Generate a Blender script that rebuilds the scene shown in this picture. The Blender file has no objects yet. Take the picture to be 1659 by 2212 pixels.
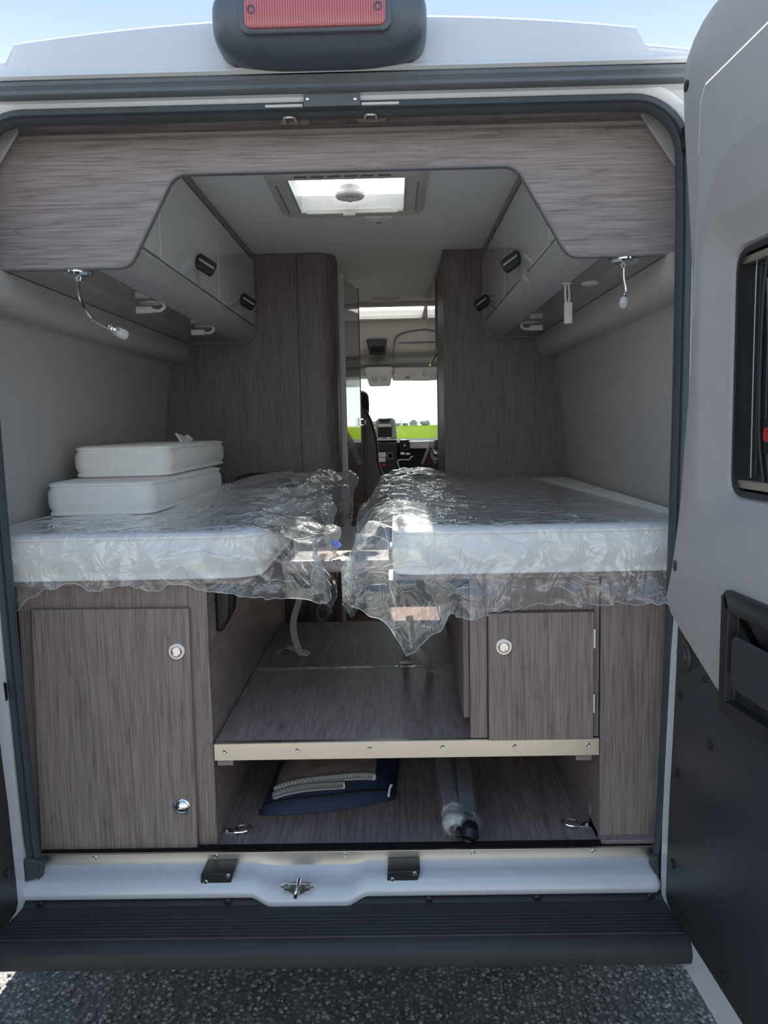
import bpy, bmesh, math, random
from mathutils import Vector, Matrix, noise
random.seed(7)
S = bpy.context.scene
COL = S.collection

# ------------------------------------------------------------------ camera
F, CX, CY, VPX, VPY = 1750.0, 829.5, 1106.0, 851.0, 918.0
CAM = Vector((0.14, -1.90, 1.60))
ya = Vector((VPX - CX, -(VPY - CY), -F)).normalized()
xa = Vector((1.0, math.tan(math.radians(1.1)), 0.0)); xa.z = -(xa.x*ya.x + xa.y*ya.y)/ya.z; xa.normalize()
za = xa.cross(ya)
R3 = Matrix((xa, ya, za))                      # camera axes -> world
cd = bpy.data.cameras.new('camera'); cam = bpy.data.objects.new('camera', cd); COL.objects.link(cam)
cd.sensor_fit = 'VERTICAL'; cd.sensor_height = 36.0; cd.lens = F/2212.0*36.0
cd.clip_start = 0.02; cd.clip_end = 4000
cam.matrix_world = Matrix.Translation(CAM) @ R3.to_4x4()
S.camera = cam

def at(px, py, Y=None, X=None, Z=None):
    """metric position of a detail measured in the photograph on a known plane of the van"""
    d = R3 @ Vector((px-CX, -(py-CY), -F))
    t = (Y-CAM.y)/d.y if Y is not None else ((X-CAM.x)/d.x if X is not None else (Z-CAM.z)/d.z)
    return CAM + d*t

# ------------------------------------------------------------------ world, sun, exposure
W = bpy.data.worlds.new('sky'); S.world = W; W.use_nodes = True
wn = W.node_tree; wn.nodes.clear()
SUN_EL, SUN_AZ = math.radians(56), math.radians(3.2)
tcw = wn.nodes.new('ShaderNodeTexCoord'); sep = wn.nodes.new('ShaderNodeSeparateXYZ'); rw = wn.nodes.new('ShaderNodeValToRGB')
e_ = rw.color_ramp.elements
e_[0].position, e_[0].color = 0.0, (1.45, 1.55, 1.55, 1); e_[1].position, e_[1].color = 1.0, (.30, .50, .86, 1)
for p_, c_ in ((.16, (1.25, 1.35, 1.40)), (.30, (.84, .98, 1.12)), (.42, (.50, .66, .90)), (.65, (.36, .55, .86))):
    k_ = e_.new(p_); k_.color = (*c_, 1)
bg = wn.nodes.new('ShaderNodeBackground'); bg.inputs[1].default_value = 1.0
wo = wn.nodes.new('ShaderNodeOutputWorld')
wn.links.new(tcw.outputs['Generated'], sep.inputs[0]); wn.links.new(sep.outputs['Z'], rw.inputs[0])
wn.links.new(rw.outputs[0], bg.inputs[0]); wn.links.new(bg.outputs[0], wo.inputs[0])
sl = bpy.data.lights.new('sun', 'SUN'); sl.energy = 19.0; sl.angle = math.radians(0.55); sl.color = (1.0, 0.95, 0.86)
so = bpy.data.objects.new('sun', sl); COL.objects.link(so)
sdir = Vector((-math.sin(SUN_AZ)*math.cos(SUN_EL), math.cos(SUN_AZ)*math.cos(SUN_EL), math.sin(SUN_EL)))
so.rotation_euler = sdir.to_track_quat('Z', 'Y').to_euler(); so.location = sdir*20
vs = S.view_settings; vs.view_transform = 'Standard'; vs.look = 'None'; vs.gamma = 1.0; vs.use_curve_mapping = False
vs.exposure = 0.28
S.cycles.diffuse_bounces = 10; S.cycles.transparent_max_bounces = 24; S.cycles.max_bounces = 16

# ------------------------------------------------------------------ materials
def newmat(name):
    m = bpy.data.materials.new(name); m.use_nodes = True
    nt = m.node_tree; nt.nodes.clear()
    o = nt.nodes.new('ShaderNodeOutputMaterial'); p = nt.nodes.new('ShaderNodeBsdfPrincipled')
    nt.links.new(p.outputs[0], o.inputs[0])
    return m, nt, p, o
def mapping(nt, scale=(1,1,1), rot=(0,0,0)):
    tc = nt.nodes.new('ShaderNodeTexCoord'); mp = nt.nodes.new('ShaderNodeMapping')
    mp.inputs['Scale'].default_value = scale; mp.inputs['Rotation'].default_value = rot
    nt.links.new(tc.outputs['Object'], mp.inputs[0]); return mp.outputs[0]
def noise_n(nt, vec, scale, detail=4, rough=.55, dist=0):
    n = nt.nodes.new('ShaderNodeTexNoise'); n.inputs['Scale'].default_value = scale; n.inputs['Detail'].default_value = detail
    n.inputs['Roughness'].default_value = rough; n.inputs['Distortion'].default_value = dist
    nt.links.new(vec, n.inputs['Vector']); return n.outputs['Fac']
def ramp(nt, fac, stops):
    r = nt.nodes.new('ShaderNodeValToRGB'); e = r.color_ramp.elements
    e[0].position, e[0].color = stops[0][0], (*stops[0][1], 1); e[1].position, e[1].color = stops[-1][0], (*stops[-1][1], 1)
    for p, c in stops[1:-1]:
        k = e.new(p); k.color = (*c, 1)
    nt.links.new(fac, r.inputs[0]); return r.outputs[0]
def mixc(nt, fac, a, b, mode='MIX'):
    m = nt.nodes.new('ShaderNodeMix'); m.data_type = 'RGBA'; m.blend_type = mode
    for sock, v in ((m.inputs[0], fac), (m.inputs[6], a), (m.inputs[7], b)):
        if hasattr(v, 'links'): nt.links.new(v, sock)
        elif isinstance(v, (int, float)): sock.default_value = v
        else: sock.default_value = (*v, 1)
    return m.outputs[2]
def bump(nt, h, p, dist=.002, strength=.5):
    b = nt.nodes.new('ShaderNodeBump'); b.inputs['Strength'].default_value = strength; b.inputs['Distance'].default_value = dist
    nt.links.new(h, b.inputs['Height']); nt.links.new(b.outputs[0], p.inputs['Normal']); return b
def simple(name, col, rough=.5, metal=0, coat=0, var=.06, vs_=30, bmp=0, bscale=300, spec=.5):
    m, nt, p, o = newmat(name)
    v = mapping(nt); f = noise_n(nt, v, vs_)
    c = ramp(nt, f, [(.3, tuple(x*(1-var) for x in col)), (.7, tuple(min(1, x*(1+var)) for x in col))])
    nt.links.new(c, p.inputs['Base Color']); p.inputs['Roughness'].default_value = rough; p.inputs['Metallic'].default_value = metal
    p.inputs['Coat Weight'].default_value = coat; p.inputs['Coat Roughness'].default_value = .04
    p.inputs['Specular IOR Level'].default_value = spec
    if bmp: bump(nt, noise_n(nt, v, bscale, 3), p, bmp, .6)
    return m
def wood(name, axis, tint=(1,1,1), rough=.5, planks=False, seed=0.0):
    m, nt, p, o = newmat(name)
    hi, lo = 210, 6.5
    sc = [hi, hi, hi]; sc['XYZ'.index(axis)] = lo
    v = mapping(nt, sc)
    f1 = noise_n(nt, v, 1.0, 5, .65)
    s2 = [9, 9, 9]; s2['XYZ'.index(axis)] = .9
    v2 = mapping(nt, s2); n2 = noise_n(nt, v2, 1.0, 3, .45, .3)
    mu = nt.nodes.new('ShaderNodeMath'); mu.operation = 'MULTIPLY'; mu.inputs[1].default_value = 16.0; nt.links.new(n2, mu.inputs[0])
    pp = nt.nodes.new('ShaderNodeMath'); pp.operation = 'PINGPONG'; pp.inputs[1].default_value = 1.0; nt.links.new(mu.outputs[0], pp.inputs[0])
    T = lambda c: tuple(a*b for a, b in zip(c, tint))
    base = ramp(nt, f1, [(.32, T((.175,.138,.124))), (.49, T((.325,.272,.252))), (.67, T((.405,.352,.332)))])
    ring = ramp(nt, pp.outputs[0], [(.0, (.45,.42,.42)), (.10, (.90,.90,.90)), (1, (1.08,1.08,1.08))])
    col = mixc(nt, .42, base, ring, 'MULTIPLY')
    big = noise_n(nt, mapping(nt, s2), .5, 2)
    col = mixc(nt, .5, col, ramp(nt, big, [(.35, (.82,.82,.84)), (.65, (1.08,1.06,1.04))]), 'MULTIPLY')
    if planks:
        br = nt.nodes.new('ShaderNodeTexBrick'); br.inputs['Scale'].default_value = 1.0
        br.inputs['Brick Width'].default_value = .42; br.inputs['Row Height'].default_value = .115; br.inputs['Mortar Size'].default_value = .0
        br.inputs['Color1'].default_value = (.78,.79,.81,1); br.inputs['Color2'].default_value = (1.12,1.1,1.08,1); br.inputs['Mortar'].default_value = (.7,.7,.7,1)
        nt.links.new(mapping(nt, (1,1,1), (0,0,math.radians(90))), br.inputs['Vector'])
        col = mixc(nt, .8, col, br.outputs['Color'], 'MULTIPLY')
    nt.links.new(col, p.inputs['Base Color']); p.inputs['Roughness'].default_value = rough
    bump(nt, f1, p, .0012, .45)
    return m
M = {}
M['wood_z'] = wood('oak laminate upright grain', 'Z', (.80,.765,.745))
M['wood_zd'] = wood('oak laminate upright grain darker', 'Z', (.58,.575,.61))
M['wood_x'] = wood('oak laminate cross grain', 'X', (.94,.955,1.01))  # tint cooled so the fascia colour carries some veiling haze
M['wood_y'] = wood('oak laminate lengthwise grain', 'Y', (.92,.885,.92), .4)
M['vinyl'] = wood('plank print vinyl', 'Y', (1.10,1.06,1.09), .36, planks=True)
M['edge'] = simple('grey edge banding', (.17,.16,.18), .45)
M['white'] = simple('white body paint', (.62,.645,.67), .28, coat=.6, var=.02, vs_=4)
M['lining'] = simple('grained door lining', (.40,.39,.38), .6, var=.03, bmp=.0008, bscale=420)
M['flat_lining'] = simple('smooth door lining', (.375,.368,.36), .5, var=.03)
M['black'] = simple('black door board', (.034,.037,.044), .42, bmp=.0004, bscale=500)
M['blackplastic'] = simple('black plastic', (.014,.015,.018), .4)
M['rubber'] = simple('weatherstrip rubber', (.050,.061,.071), .55, var=.1, vs_=12)  # blue-grey lift in the colour stands in for lens haze
M['gutter'] = simple('hazed rubber gutter seal', (.115,.135,.155), .6, var=.08, vs_=12)  # dark rubber with haze mixed into its grey
M['bumper'] = simple('textured bumper plastic', (.035,.035,.038), .6, var=.12, vs_=9, bmp=.0005, bscale=600)
M['pod'] = simple('brake light housing plastic', (.085,.105,.135), .38, var=.06)  # slate tone is haze painted into a darker plastic
M['alu'] = simple('brushed aluminium', (.86,.79,.67), .32, 1.0, var=.05, vs_=3)  # warm tint holds the reflection of the sunlit ground
M['steel'] = simple('galvanised steel', (.60,.60,.58), .25, 1.0)
M['chrome'] = simple('polished chrome', (.82,.82,.82), .07, 1.0, var=.01)
M['nickel'] = simple('satin nickel', (.66,.64,.60), .28, 1.0)
M['wall'] = simple('grey fabric wall lining', (.44,.42,.405), .85, var=.06, vs_=150, bmp=.0006, bscale=900)
M['ceiling'] = simple('pale ceiling board', (.82,.83,.84), .7, var=.05, vs_=120, bmp=.0004, bscale=700)
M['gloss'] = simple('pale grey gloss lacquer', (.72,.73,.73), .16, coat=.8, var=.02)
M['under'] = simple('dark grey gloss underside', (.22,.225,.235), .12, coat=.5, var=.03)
M['greyedge'] = simple('grey rounded cabinet foot', (.40,.395,.40), .42)
M['foam'] = simple('white knitted mattress ticking', (.88,.865,.825), .85, var=.03, vs_=60, bmp=.0012, bscale=190)
M['pipe'] = simple('white piping tape', (.90,.89,.86), .8, var=.03)
M['webbing'] = simple('beige webbing', (.36,.32,.28), .8, var=.1, vs_=300, bmp=.0005, bscale=800)
M['beigeplastic'] = simple('beige plastic', (.50,.47,.42), .4)
M['whiteplastic'] = simple('cream white plastic', (.60,.58,.53), .4)
M['abs'] = simple('warm grey moulded plastic', (.60,.58,.56), .45)
M['navy'] = simple('navy nylon', (.020,.030,.070), .6, var=.15, vs_=80, bmp=.0005, bscale=700)
M['tan'] = simple('brown cloth', (.27,.18,.13), .8, var=.2, vs_=25)
M['rope'] = simple('cream braided cord', (.55,.55,.54), .8, var=.1, vs_=100)
M['dash'] = simple('dark dashboard plastic', (.014,.017,.021), .85, spec=.15)
M['silver'] = simple('silver grey plastic', (.42,.43,.44), .35)
M['upholstery'] = simple('dark grey upholstery', (.035,.035,.042), .8, bmp=.0006)
M['leather'] = simple('brown leather', (.085,.045,.032), .55, var=.2)
M['paper'] = simple('crumpled pale paper', (.62,.60,.55), .7, var=.08)
M['plate'] = simple('pale wood plate', (.40,.34,.31), .5)
M['lip'] = simple('dark brown sealing strip', (.022,.018,.018), .9, spec=.1)
M['red'] = simple('red plastic', (.45,.02,.03), .35)
M['blue'] = simple('blue adhesive tape', (.16,.24,.72), .5, var=.2, vs_=80)
M['labelwhite'] = simple('white label', (.75,.75,.73), .6)
M['labelgrey'] = simple('grey print', (.2,.2,.2), .6)
M['mirror'] = simple('grey mirror lacquer', (.50,.50,.49), .05, .85, var=.01)
M['lens_clear'] = simple('clear lamp lens', (.55,.57,.58), .15, coat=.6)
M['bagwrap'] = simple('grey wrapped poles', (.42,.42,.44), .35, coat=.4, var=.15, vs_=20)

def glassy(name, tint=(1,1,1), base=.03, white=.0, rough=.05, crumple=0, refl=1.5):
    """thin clear sheet: mostly see-through, mirror-like at grazing angles, a touch of milky scatter"""
    m = bpy.data.materials.new(name); m.use_nodes = True; nt = m.node_tree; nt.nodes.clear()
    o = nt.nodes.new('ShaderNodeOutputMaterial'); tr = nt.nodes.new('ShaderNodeBsdfTransparent'); tr.inputs[0].default_value = (*tint, 1)
    gl = nt.nodes.new('ShaderNodeBsdfGlossy'); gl.inputs['Roughness'].default_value = rough; gl.inputs['Color'].default_value = (1,1,1,1)
    fr = nt.nodes.new('ShaderNodeFresnel'); fr.inputs['IOR'].default_value = 1.5
    ge = nt.nodes.new('ShaderNodeNewGeometry'); io = nt.nodes.new('ShaderNodeMath'); io.operation = 'MULTIPLY_ADD'; io.inputs[1].default_value = 1/1.5-1.5; io.inputs[2].default_value = 1.5
    nt.links.new(ge.outputs['Backfacing'], io.inputs[0]); nt.links.new(io.outputs[0], fr.inputs['IOR'])    # same sheet seen from either side
    mx = nt.nodes.new('ShaderNodeMixShader'); ad = nt.nodes.new('ShaderNodeMath'); ad.operation = 'MULTIPLY_ADD'; ad.inputs[1].default_value = refl; ad.inputs[2].default_value = base; ad.use_clamp = True
    nt.links.new(fr.outputs[0], ad.inputs[0]); nt.links.new(ad.outputs[0], mx.inputs[0])
    nt.links.new(tr.outputs[0], mx.inputs[1]); nt.links.new(gl.outputs[0], mx.inputs[2]); last = mx.outputs[0]
    if white:
        df = nt.nodes.new('ShaderNodeBsdfDiffuse'); df.inputs[0].default_value = (.85,.88,.9,1)
        tl = nt.nodes.new('ShaderNodeBsdfTranslucent'); tl.inputs[0].default_value = (.85,.88,.9,1)
        a = nt.nodes.new('ShaderNodeMixShader'); nt.links.new(df.outputs[0], a.inputs[1]); nt.links.new(tl.outputs[0], a.inputs[2])
        b = nt.nodes.new('ShaderNodeMixShader'); b.inputs[0].default_value = white
        nt.links.new(last, b.inputs[1]); nt.links.new(a.outputs[0], b.inputs[2]); last = b.outputs[0]
    nt.links.new(last, o.inputs[0])
    if crumple:
        v = mapping(nt); bp = nt.nodes.new('ShaderNodeBump'); bp.inputs['Strength'].default_value = crumple; bp.inputs['Distance'].default_value = .006
        dn = noise_n(nt, v, 5, 2)
        vo = nt.nodes.new('ShaderNodeTexVoronoi'); vo.feature = 'F1'; vo.inputs['Scale'].default_value = 24
        vm = nt.nodes.new('ShaderNodeVectorMath'); vm.operation = 'ADD'; cm = nt.nodes.new('ShaderNodeCombineXYZ')
        for i in range(3): nt.links.new(dn, cm.inputs[i])
        nt.links.new(v, vm.inputs[0]); nt.links.new(cm.outputs[0], vm.inputs[1]); nt.links.new(vm.outputs[0], vo.inputs['Vector'])
        fine = noise_n(nt, v, 40, 3)
        mm = nt.nodes.new('ShaderNodeMath'); mm.operation = 'MULTIPLY_ADD'; mm.inputs[1].default_value = .35
        nt.links.new(fine, mm.inputs[0]); nt.links.new(vo.outputs['Distance'], mm.inputs[2])
        nt.links.new(mm.outputs[0], bp.inputs['Height'])
        nt.links.new(bp.outputs[0], gl.inputs['Normal']); nt.links.new(bp.outputs[0], fr.inputs['Normal'])
    return m
M['film'] = glassy('clear plastic film', (.985,.99,.995), .015, .125, .07, .48, 2.2)
M['filmbag'] = glassy('clear plastic bag', (.98,.985,.99), .02, .16, .1, .5)
M['filmhem'] = glassy('folded film edge', (.98,.985,.99), .05, .42, .12)
M['screen'] = glassy('windscreen glass', (.93,.98,.96), .0, 0, .02, refl=.10)
M['dome'] = glassy('acrylic rooflight dome', (.85,.91,.89), .0, .42, .15, refl=.3)
M['blind'] = glassy('pleated blind', (.85,.76,.68), .0, .6, .4)
M['tint'] = simple('dark tinted acrylic', (.010,.013,.018), .06, var=.1, coat=1)
m, nt, p, o = newmat('red lamp lens'); p.inputs['Base Color'].default_value = (.62,.13,.15,1); p.inputs['Roughness'].default_value = .12
p.inputs['Transmission Weight'].default_value = .25
v_ = mapping(nt, (1,1,1)); wv = nt.nodes.new('ShaderNodeTexWave'); wv.inputs['Scale'].default_value = 60; nt.links.new(v_, wv.inputs[0])
nt.links.new(mixc(nt, wv.outputs['Fac'], (.50,.10,.12), (.72,.26,.27)), p.inputs['Base Color']); bump(nt, wv.outputs['Fac'], p, .002, .4); M['redlens'] = m
# asphalt, field
m, nt, p, o = newmat('asphalt'); v_ = mapping(nt)
vo = nt.nodes.new('ShaderNodeTexVoronoi'); vo.inputs['Scale'].default_value = 74; nt.links.new(v_, vo.inputs[0])
sx = nt.nodes.new('ShaderNodeSeparateColor'); nt.links.new(vo.outputs['Color'], sx.inputs[0])
st = ramp(nt, sx.outputs[0], [(0, (.08,.076,.070)), (.5, (.17,.162,.147)), (.8, (.28,.262,.232)), (1, (.50,.47,.41))])
col = mixc(nt, ramp(nt, vo.outputs['Distance'], [(.25, (0,0,0)), (.6, (1,1,1))]), st, (.08,.08,.08))
nt.links.new(col, p.inputs['Base Color']); p.inputs['Roughness'].default_value = .85
inv = nt.nodes.new('ShaderNodeMath'); inv.operation = 'SUBTRACT'; inv.inputs[0].default_value = 1; nt.links.new(vo.outputs['Distance'], inv.inputs[1])
bump(nt, inv.outputs[0], p, .006, .8); M['asphalt'] = m
M['stone'] = simple('loose chippings', (.19,.185,.17), .8, var=.6, vs_=90)
m, nt, p, o = newmat('rice field'); v_ = mapping(nt, (.3,.05,1))
nt.links.new(ramp(nt, noise_n(nt, v_, 1, 4), [(.3, (.052,.080,.003)), (.7, (.062,.090,.005))]), p.inputs['Base Color']); p.inputs['Roughness'].default_value = 1.0; p.inputs['Specular IOR Level'].default_value = 0; M['field'] = m
M['tree'] = simple('hazy distant foliage', (.30,.37,.33), .9, var=.25, vs_=.3)  # albedo raised so distance haze sits in the foliage colour
M['house'] = simple('hazed distant wall', (.55,.57,.57), .8, var=.03)  # wall lightened in place of aerial haze
M['roof'] = simple('hazed distant roof', (.36,.42,.43), .8, var=.05)  # aerial haze painted in as a lighter grey

# ------------------------------------------------------------------ mesh helpers
class MB:
    def __init__(s): s.v = []; s.f = []
    def add(s, vs_, fs):
        n = len(s.v); s.v += [Vector(q) for q in vs_]; s.f += [tuple(i+n for i in q) for q in fs]; return s
    def box(s, x0, x1, y0, y1, z0, z1):
        return s.add([(x0,y0,z0),(x1,y0,z0),(x1,y1,z0),(x0,y1,z0),(x0,y0,z1),(x1,y0,z1),(x1,y1,z1),(x0,y1,z1)],
                     [(3,2,1,0),(4,5,6,7),(0,1,5,4),(1,2,6,5),(2,3,7,6),(3,0,4,7)])
    def prism(s, poly, axis, a, b):
        """extrude a 2-D polygon along an axis; poly holds the two other coordinates in order"""
        def mk(q, w):
            return {'Y': (q[0], w, q[1]), 'X': (w, q[0], q[1]), 'Z': (q[0], q[1], w)}[axis]
        n = len(poly); V = [mk(q, a) for q in poly]+[mk(q, b) for q in poly]
        Fc = [tuple(range(n)), tuple(range(2*n-1, n-1, -1))]+[(i, i+n, (i+1) % n+n, (i+1) % n) for i in range(n)]
        return s.add(V, Fc)
    def rings(s, rs, closed=True, cap0=True, cap1=True):
        n = len(rs[0]); V = [q for r in rs for q in r]; Fc = []
        for k in range(len(rs)-1):
            for i in range(n if closed else n-1):
                j = (i+1) % n; Fc.append((k*n+i, k*n+j, (k+1)*n+j, (k+1)*n+i))
        if cap0: Fc.append(tuple(range(n-1, -1, -1)))
        if cap1: Fc.append(tuple(range((len(rs)-1)*n, len(rs)*n)))
        return s.add(V, Fc)
    def tube(s, pts, r, n=8, cap=True, flat=None):
        pts = [Vector(q) for q in pts]; rs = []; up = None
        for i, q in enumerate(pts):
            t = (pts[min(i+1, len(pts)-1)]-pts[max(i-1, 0)]).normalized()
            if up is None:
                up = Vector((0,0,1)) if abs(t.z) < .9 else Vector((0,1,0))
            a = (up-t*up.dot(t)).normalized(); up = a; b = t.cross(a)
            rr = r[i] if isinstance(r, (list, tuple)) else r
            fa, fb = flat if flat else (1, 1)
            rs.append([q+a*math.cos(2*math.pi*k/n)*rr*fa+b*math.sin(2*math.pi*k/n)*rr*fb for k in range(n)])
        return s.rings(rs, True, cap, cap)
    def loop(s, pts, r, n=6):
        pts = [Vector(q) for q in pts]; N = len(pts); rs = []
        for i, q in enumerate(pts):
            t = (pts[(i+1) % N]-pts[i-1]).normalized(); up = Vector((0,0,1)) if abs(t.z) < .9 else Vector((0,1,0))
            a = (up-t*up.dot(t)).normalized(); b = t.cross(a)
            rs.append([q+a*math.cos(2*math.pi*k/n)*r+b*math.sin(2*math.pi*k/n)*r for k in range(n)])
        rs.append(rs[0]); return s.rings(rs, True, False, False)
    def lathe(s, prof, c, axis='Z', n=24):
        """prof: (radius, height) pairs"""
        c = Vector(c); rs = []
        for r, h in prof:
            ring = []
            for k in range(n):
                a = 2*math.pi*k/n; u, w = r*math.cos(a), r*math.sin(a)
                ring.append(c+Vector({'Z': (u, w, h), 'Y': (u, -h, w), 'X': (h, u, w)}[axis]))
            rs.append(ring)
        return s.rings(rs)
    def ribbon(s, pts, width, wdir, th=.0016):
        pts = [Vector(q) for q in pts]; rs = []
        for i, q in enumerate(pts):
            t = (pts[min(i+1, len(pts)-1)]-pts[max(i-1, 0)]).normalized()
            wd = Vector(wdir(i/(len(pts)-1)) if callable(wdir) else wdir); wd = (wd-t*wd.dot(t)).normalized()*width/2; nn = t.cross(wd).normalized()*th/2
            rs.append([q-wd-nn, q+wd-nn, q+wd+nn, q-wd+nn])
        return s.rings(rs)
    def grid(s, fn, nu, nv):
        V = [fn(i/nu, j/nv) for j in range(nv+1) for i in range(nu+1)]
        Fc = [(j*(nu+1)+i, j*(nu+1)+i+1, (j+1)*(nu+1)+i+1, (j+1)*(nu+1)+i) for j in range(nv) for i in range(nu)]
        return s.add(V, Fc)
    def xf(s, mat): s.v = [mat @ q for q in s.v]; return s
    def build(s, name, mat, parent=None, bevel=0, smooth=True, seg=2, ang=35, local=False, solid=0, subsurf=0):
        me = bpy.data.meshes.new(name)
        off = Vector((0,0,0))
        if parent is not None and not local:
            q = parent
            while q is not None: off += q.location; q = q.parent
        me.from_pydata([tuple(q-off) for q in s.v], [], s.f); me.update()
        bm = bmesh.new(); bm.from_mesh(me); bmesh.ops.recalc_face_normals(bm, faces=bm.faces); bm.to_mesh(me); bm.free()
        me.materials.append(M[mat] if isinstance(mat, str) else mat)
        ob = bpy.data.objects.new(name, me); COL.objects.link(ob)
        if parent is not None: ob.parent = parent
        if bevel:
            md = ob.modifiers.new('bevel', 'BEVEL'); md.width = bevel; md.segments = seg; md.limit_method = 'ANGLE'; md.angle_limit = math.radians(40)
        if subsurf:
            md = ob.modifiers.new('sub', 'SUBSURF'); md.levels = subsurf; md.render_levels = subsurf
        if solid:
            md = ob.modifiers.new('solid', 'SOLIDIFY'); md.thickness = solid
        if smooth:
            me.shade_smooth()
            if not subsurf: me.set_sharp_from_angle(angle=math.radians(ang))
        return ob
def tag(o, label=None, cat=None, group=None, kind=None):
    if label: o['label'] = label
    if cat: o['category'] = cat
    if group: o['group'] = group
    if kind: o['kind'] = kind
    return o
def thing(name, label, cat, loc=(0,0,0), group=None, rz=0):
    o = bpy.data.objects.new(name, None); COL.objects.link(o); o.location = loc; o.rotation_euler.z = rz; o.empty_display_size = .05
    return tag(o, label, cat, group)
def struct(name, mb, mat, label, **k): return tag(mb.build(name, mat, **k), label, kind='structure')
def arc(c, r, a0, a1, n=8):
    return [(c[0]+r*math.cos(math.radians(a0+(a1-a0)*i/n)), c[1]+r*math.sin(math.radians(a0+(a1-a0)*i/n))) for i in range(n+1)]
def rrect(x0, x1, y0, y1, r, n=6):
    return arc((x1-r, y1-r), r, 0, 90, n)+arc((x0+r, y1-r), r, 90, 180, n)+arc((x0+r, y0+r), r, 180, 270, n)+arc((x1-r, y0+r), r, 270, 360, n)
def smooth01(x): x = max(0, min(1, x)); return x*x*(3-2*x)
def lerp_tab(tab, x):
    if x <= tab[0][0]: return tab[0][1]
    for (a, p), (b, q) in zip(tab, tab[1:]):
        if x <= b: return p+(q-p)*(x-a)/(b-a)
    return tab[-1][1]
def spline(P, n=6):
    P = [Vector(q) for q in P]; out = []
    for i in range(len(P)-1):
        p0, p1, p2, p3 = P[max(i-1,0)], P[i], P[i+1], P[min(i+2,len(P)-1)]
        for k in range(n):
            t = k/n; out.append(.5*((2*p1)+(p2-p0)*t+(2*p0-5*p1+4*p2-p3)*t*t+(3*p1-p0-3*p2+p3)*t**3))
    return out+[P[-1]]

FZ = .517       # load floor
SH = .797       # raised floor
CE = 2.39       # ceiling

# ------------------------------------------------------------------ ground and landscape
gm = MB(); gm.grid(lambda u, v: (-60+120*u, -40+52*v, 0), 1, 1)
tag(gm.build('asphalt_ground', 'asphalt', smooth=False), 'grey asphalt parking surface under and behind the van', 'ground', kind='structure')
st = MB(); tet = [(1,0,-.5),(-.5,.87,-.5),(-.5,-.87,-.5),(.6,.5,.45),(-.7,.1,.5),(.1,-.7,.55)]
tf = [(0,1,3),(1,4,3),(1,2,4),(2,5,4),(2,0,5),(0,3,5),(3,4,5)]
for i in range(2600):
    x, y, r = random.uniform(-1.35,.95), random.uniform(-.35,.62), random.choice((.0035,.0045,.0055,.007,.0085))
    a = random.random()*6.28; k = random.uniform(.6,1.3)
    st.add([(x+r*(p_[0]*math.cos(a)*k-p_[1]*math.sin(a)), y+r*(p_[0]*math.sin(a)*k+p_[1]*math.cos(a)), r*.5+r*p_[2]*.7) for p_ in tet], tf)
tag(st.build('stone_chippings', 'stone', smooth=False), 'small pale stone chippings set in the asphalt', 'gravel', kind='stuff')
fm = MB(); fm.grid(lambda u, v: (-300+600*u, 12+700*v, 1.0*v), 1, 6)
tag(fm.build('green_field', 'field', smooth=False), 'bright green flat field seen through the windscreen', 'field', kind='structure')
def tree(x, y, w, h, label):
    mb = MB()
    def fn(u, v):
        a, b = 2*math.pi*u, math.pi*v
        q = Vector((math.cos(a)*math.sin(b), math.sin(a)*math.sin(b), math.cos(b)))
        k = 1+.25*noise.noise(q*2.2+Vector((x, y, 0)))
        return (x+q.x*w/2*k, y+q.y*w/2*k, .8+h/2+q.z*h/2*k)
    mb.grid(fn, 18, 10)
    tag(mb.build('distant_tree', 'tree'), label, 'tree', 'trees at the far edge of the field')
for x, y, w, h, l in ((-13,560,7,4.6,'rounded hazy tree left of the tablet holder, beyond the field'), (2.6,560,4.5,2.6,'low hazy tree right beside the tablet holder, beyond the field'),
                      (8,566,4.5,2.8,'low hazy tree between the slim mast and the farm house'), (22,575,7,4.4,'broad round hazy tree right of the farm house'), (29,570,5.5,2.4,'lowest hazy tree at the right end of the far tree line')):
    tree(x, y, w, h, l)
h = thing('farm_house', 'distant house, paled by painted haze, with a grey pitched roof beyond the green field', 'house', (14,590,.8))
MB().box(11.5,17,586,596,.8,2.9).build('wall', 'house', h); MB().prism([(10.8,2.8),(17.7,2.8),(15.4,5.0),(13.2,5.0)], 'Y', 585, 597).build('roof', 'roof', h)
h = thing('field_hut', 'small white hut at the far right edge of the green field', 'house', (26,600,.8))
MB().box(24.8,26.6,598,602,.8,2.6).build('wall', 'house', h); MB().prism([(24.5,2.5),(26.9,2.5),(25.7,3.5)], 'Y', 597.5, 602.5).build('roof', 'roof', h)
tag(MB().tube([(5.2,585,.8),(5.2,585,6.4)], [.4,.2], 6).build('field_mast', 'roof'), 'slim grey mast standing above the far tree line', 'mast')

# ------------------------------------------------------------------ van interior shell
def sidewall(sg):
    prof = [(.90,.45),(.955,1.2),(.955,1.345),(.93,1.6),(.90,1.86),(.893,1.98),(.80,2.39),(1.0,2.39),(1.015,1.3),(.99,.45)]
    return [(sg*a, b) for a, b in prof]
struct('wall_left', MB().prism(sidewall(-1), 'Y', .119, 2.0), 'wall', 'grey fabric lined left wall above the left bed', bevel=.012, seg=3)
struct('wall_right', MB().prism(sidewall(1), 'Y', .119, 2.0), 'wall', 'grey fabric lined right wall above the right bed', bevel=.012, seg=3)
for sg, nm, lab in ((-1,'trim_2','grey fabric covered trunking under the left overhead cabinet'),(1,'trim_3','grey fabric covered trunking under the right overhead cabinet')):
    struct(nm, MB().prism([(sg*a, b) for a, b in [(.905,1.906),(.850,1.906)]+arc((.850,1.956), .050, 270, 180, 8)+[(.80,1.9905),(.905,1.9905)]], 'Y', .066, 1.894), 'wall', lab)
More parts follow.
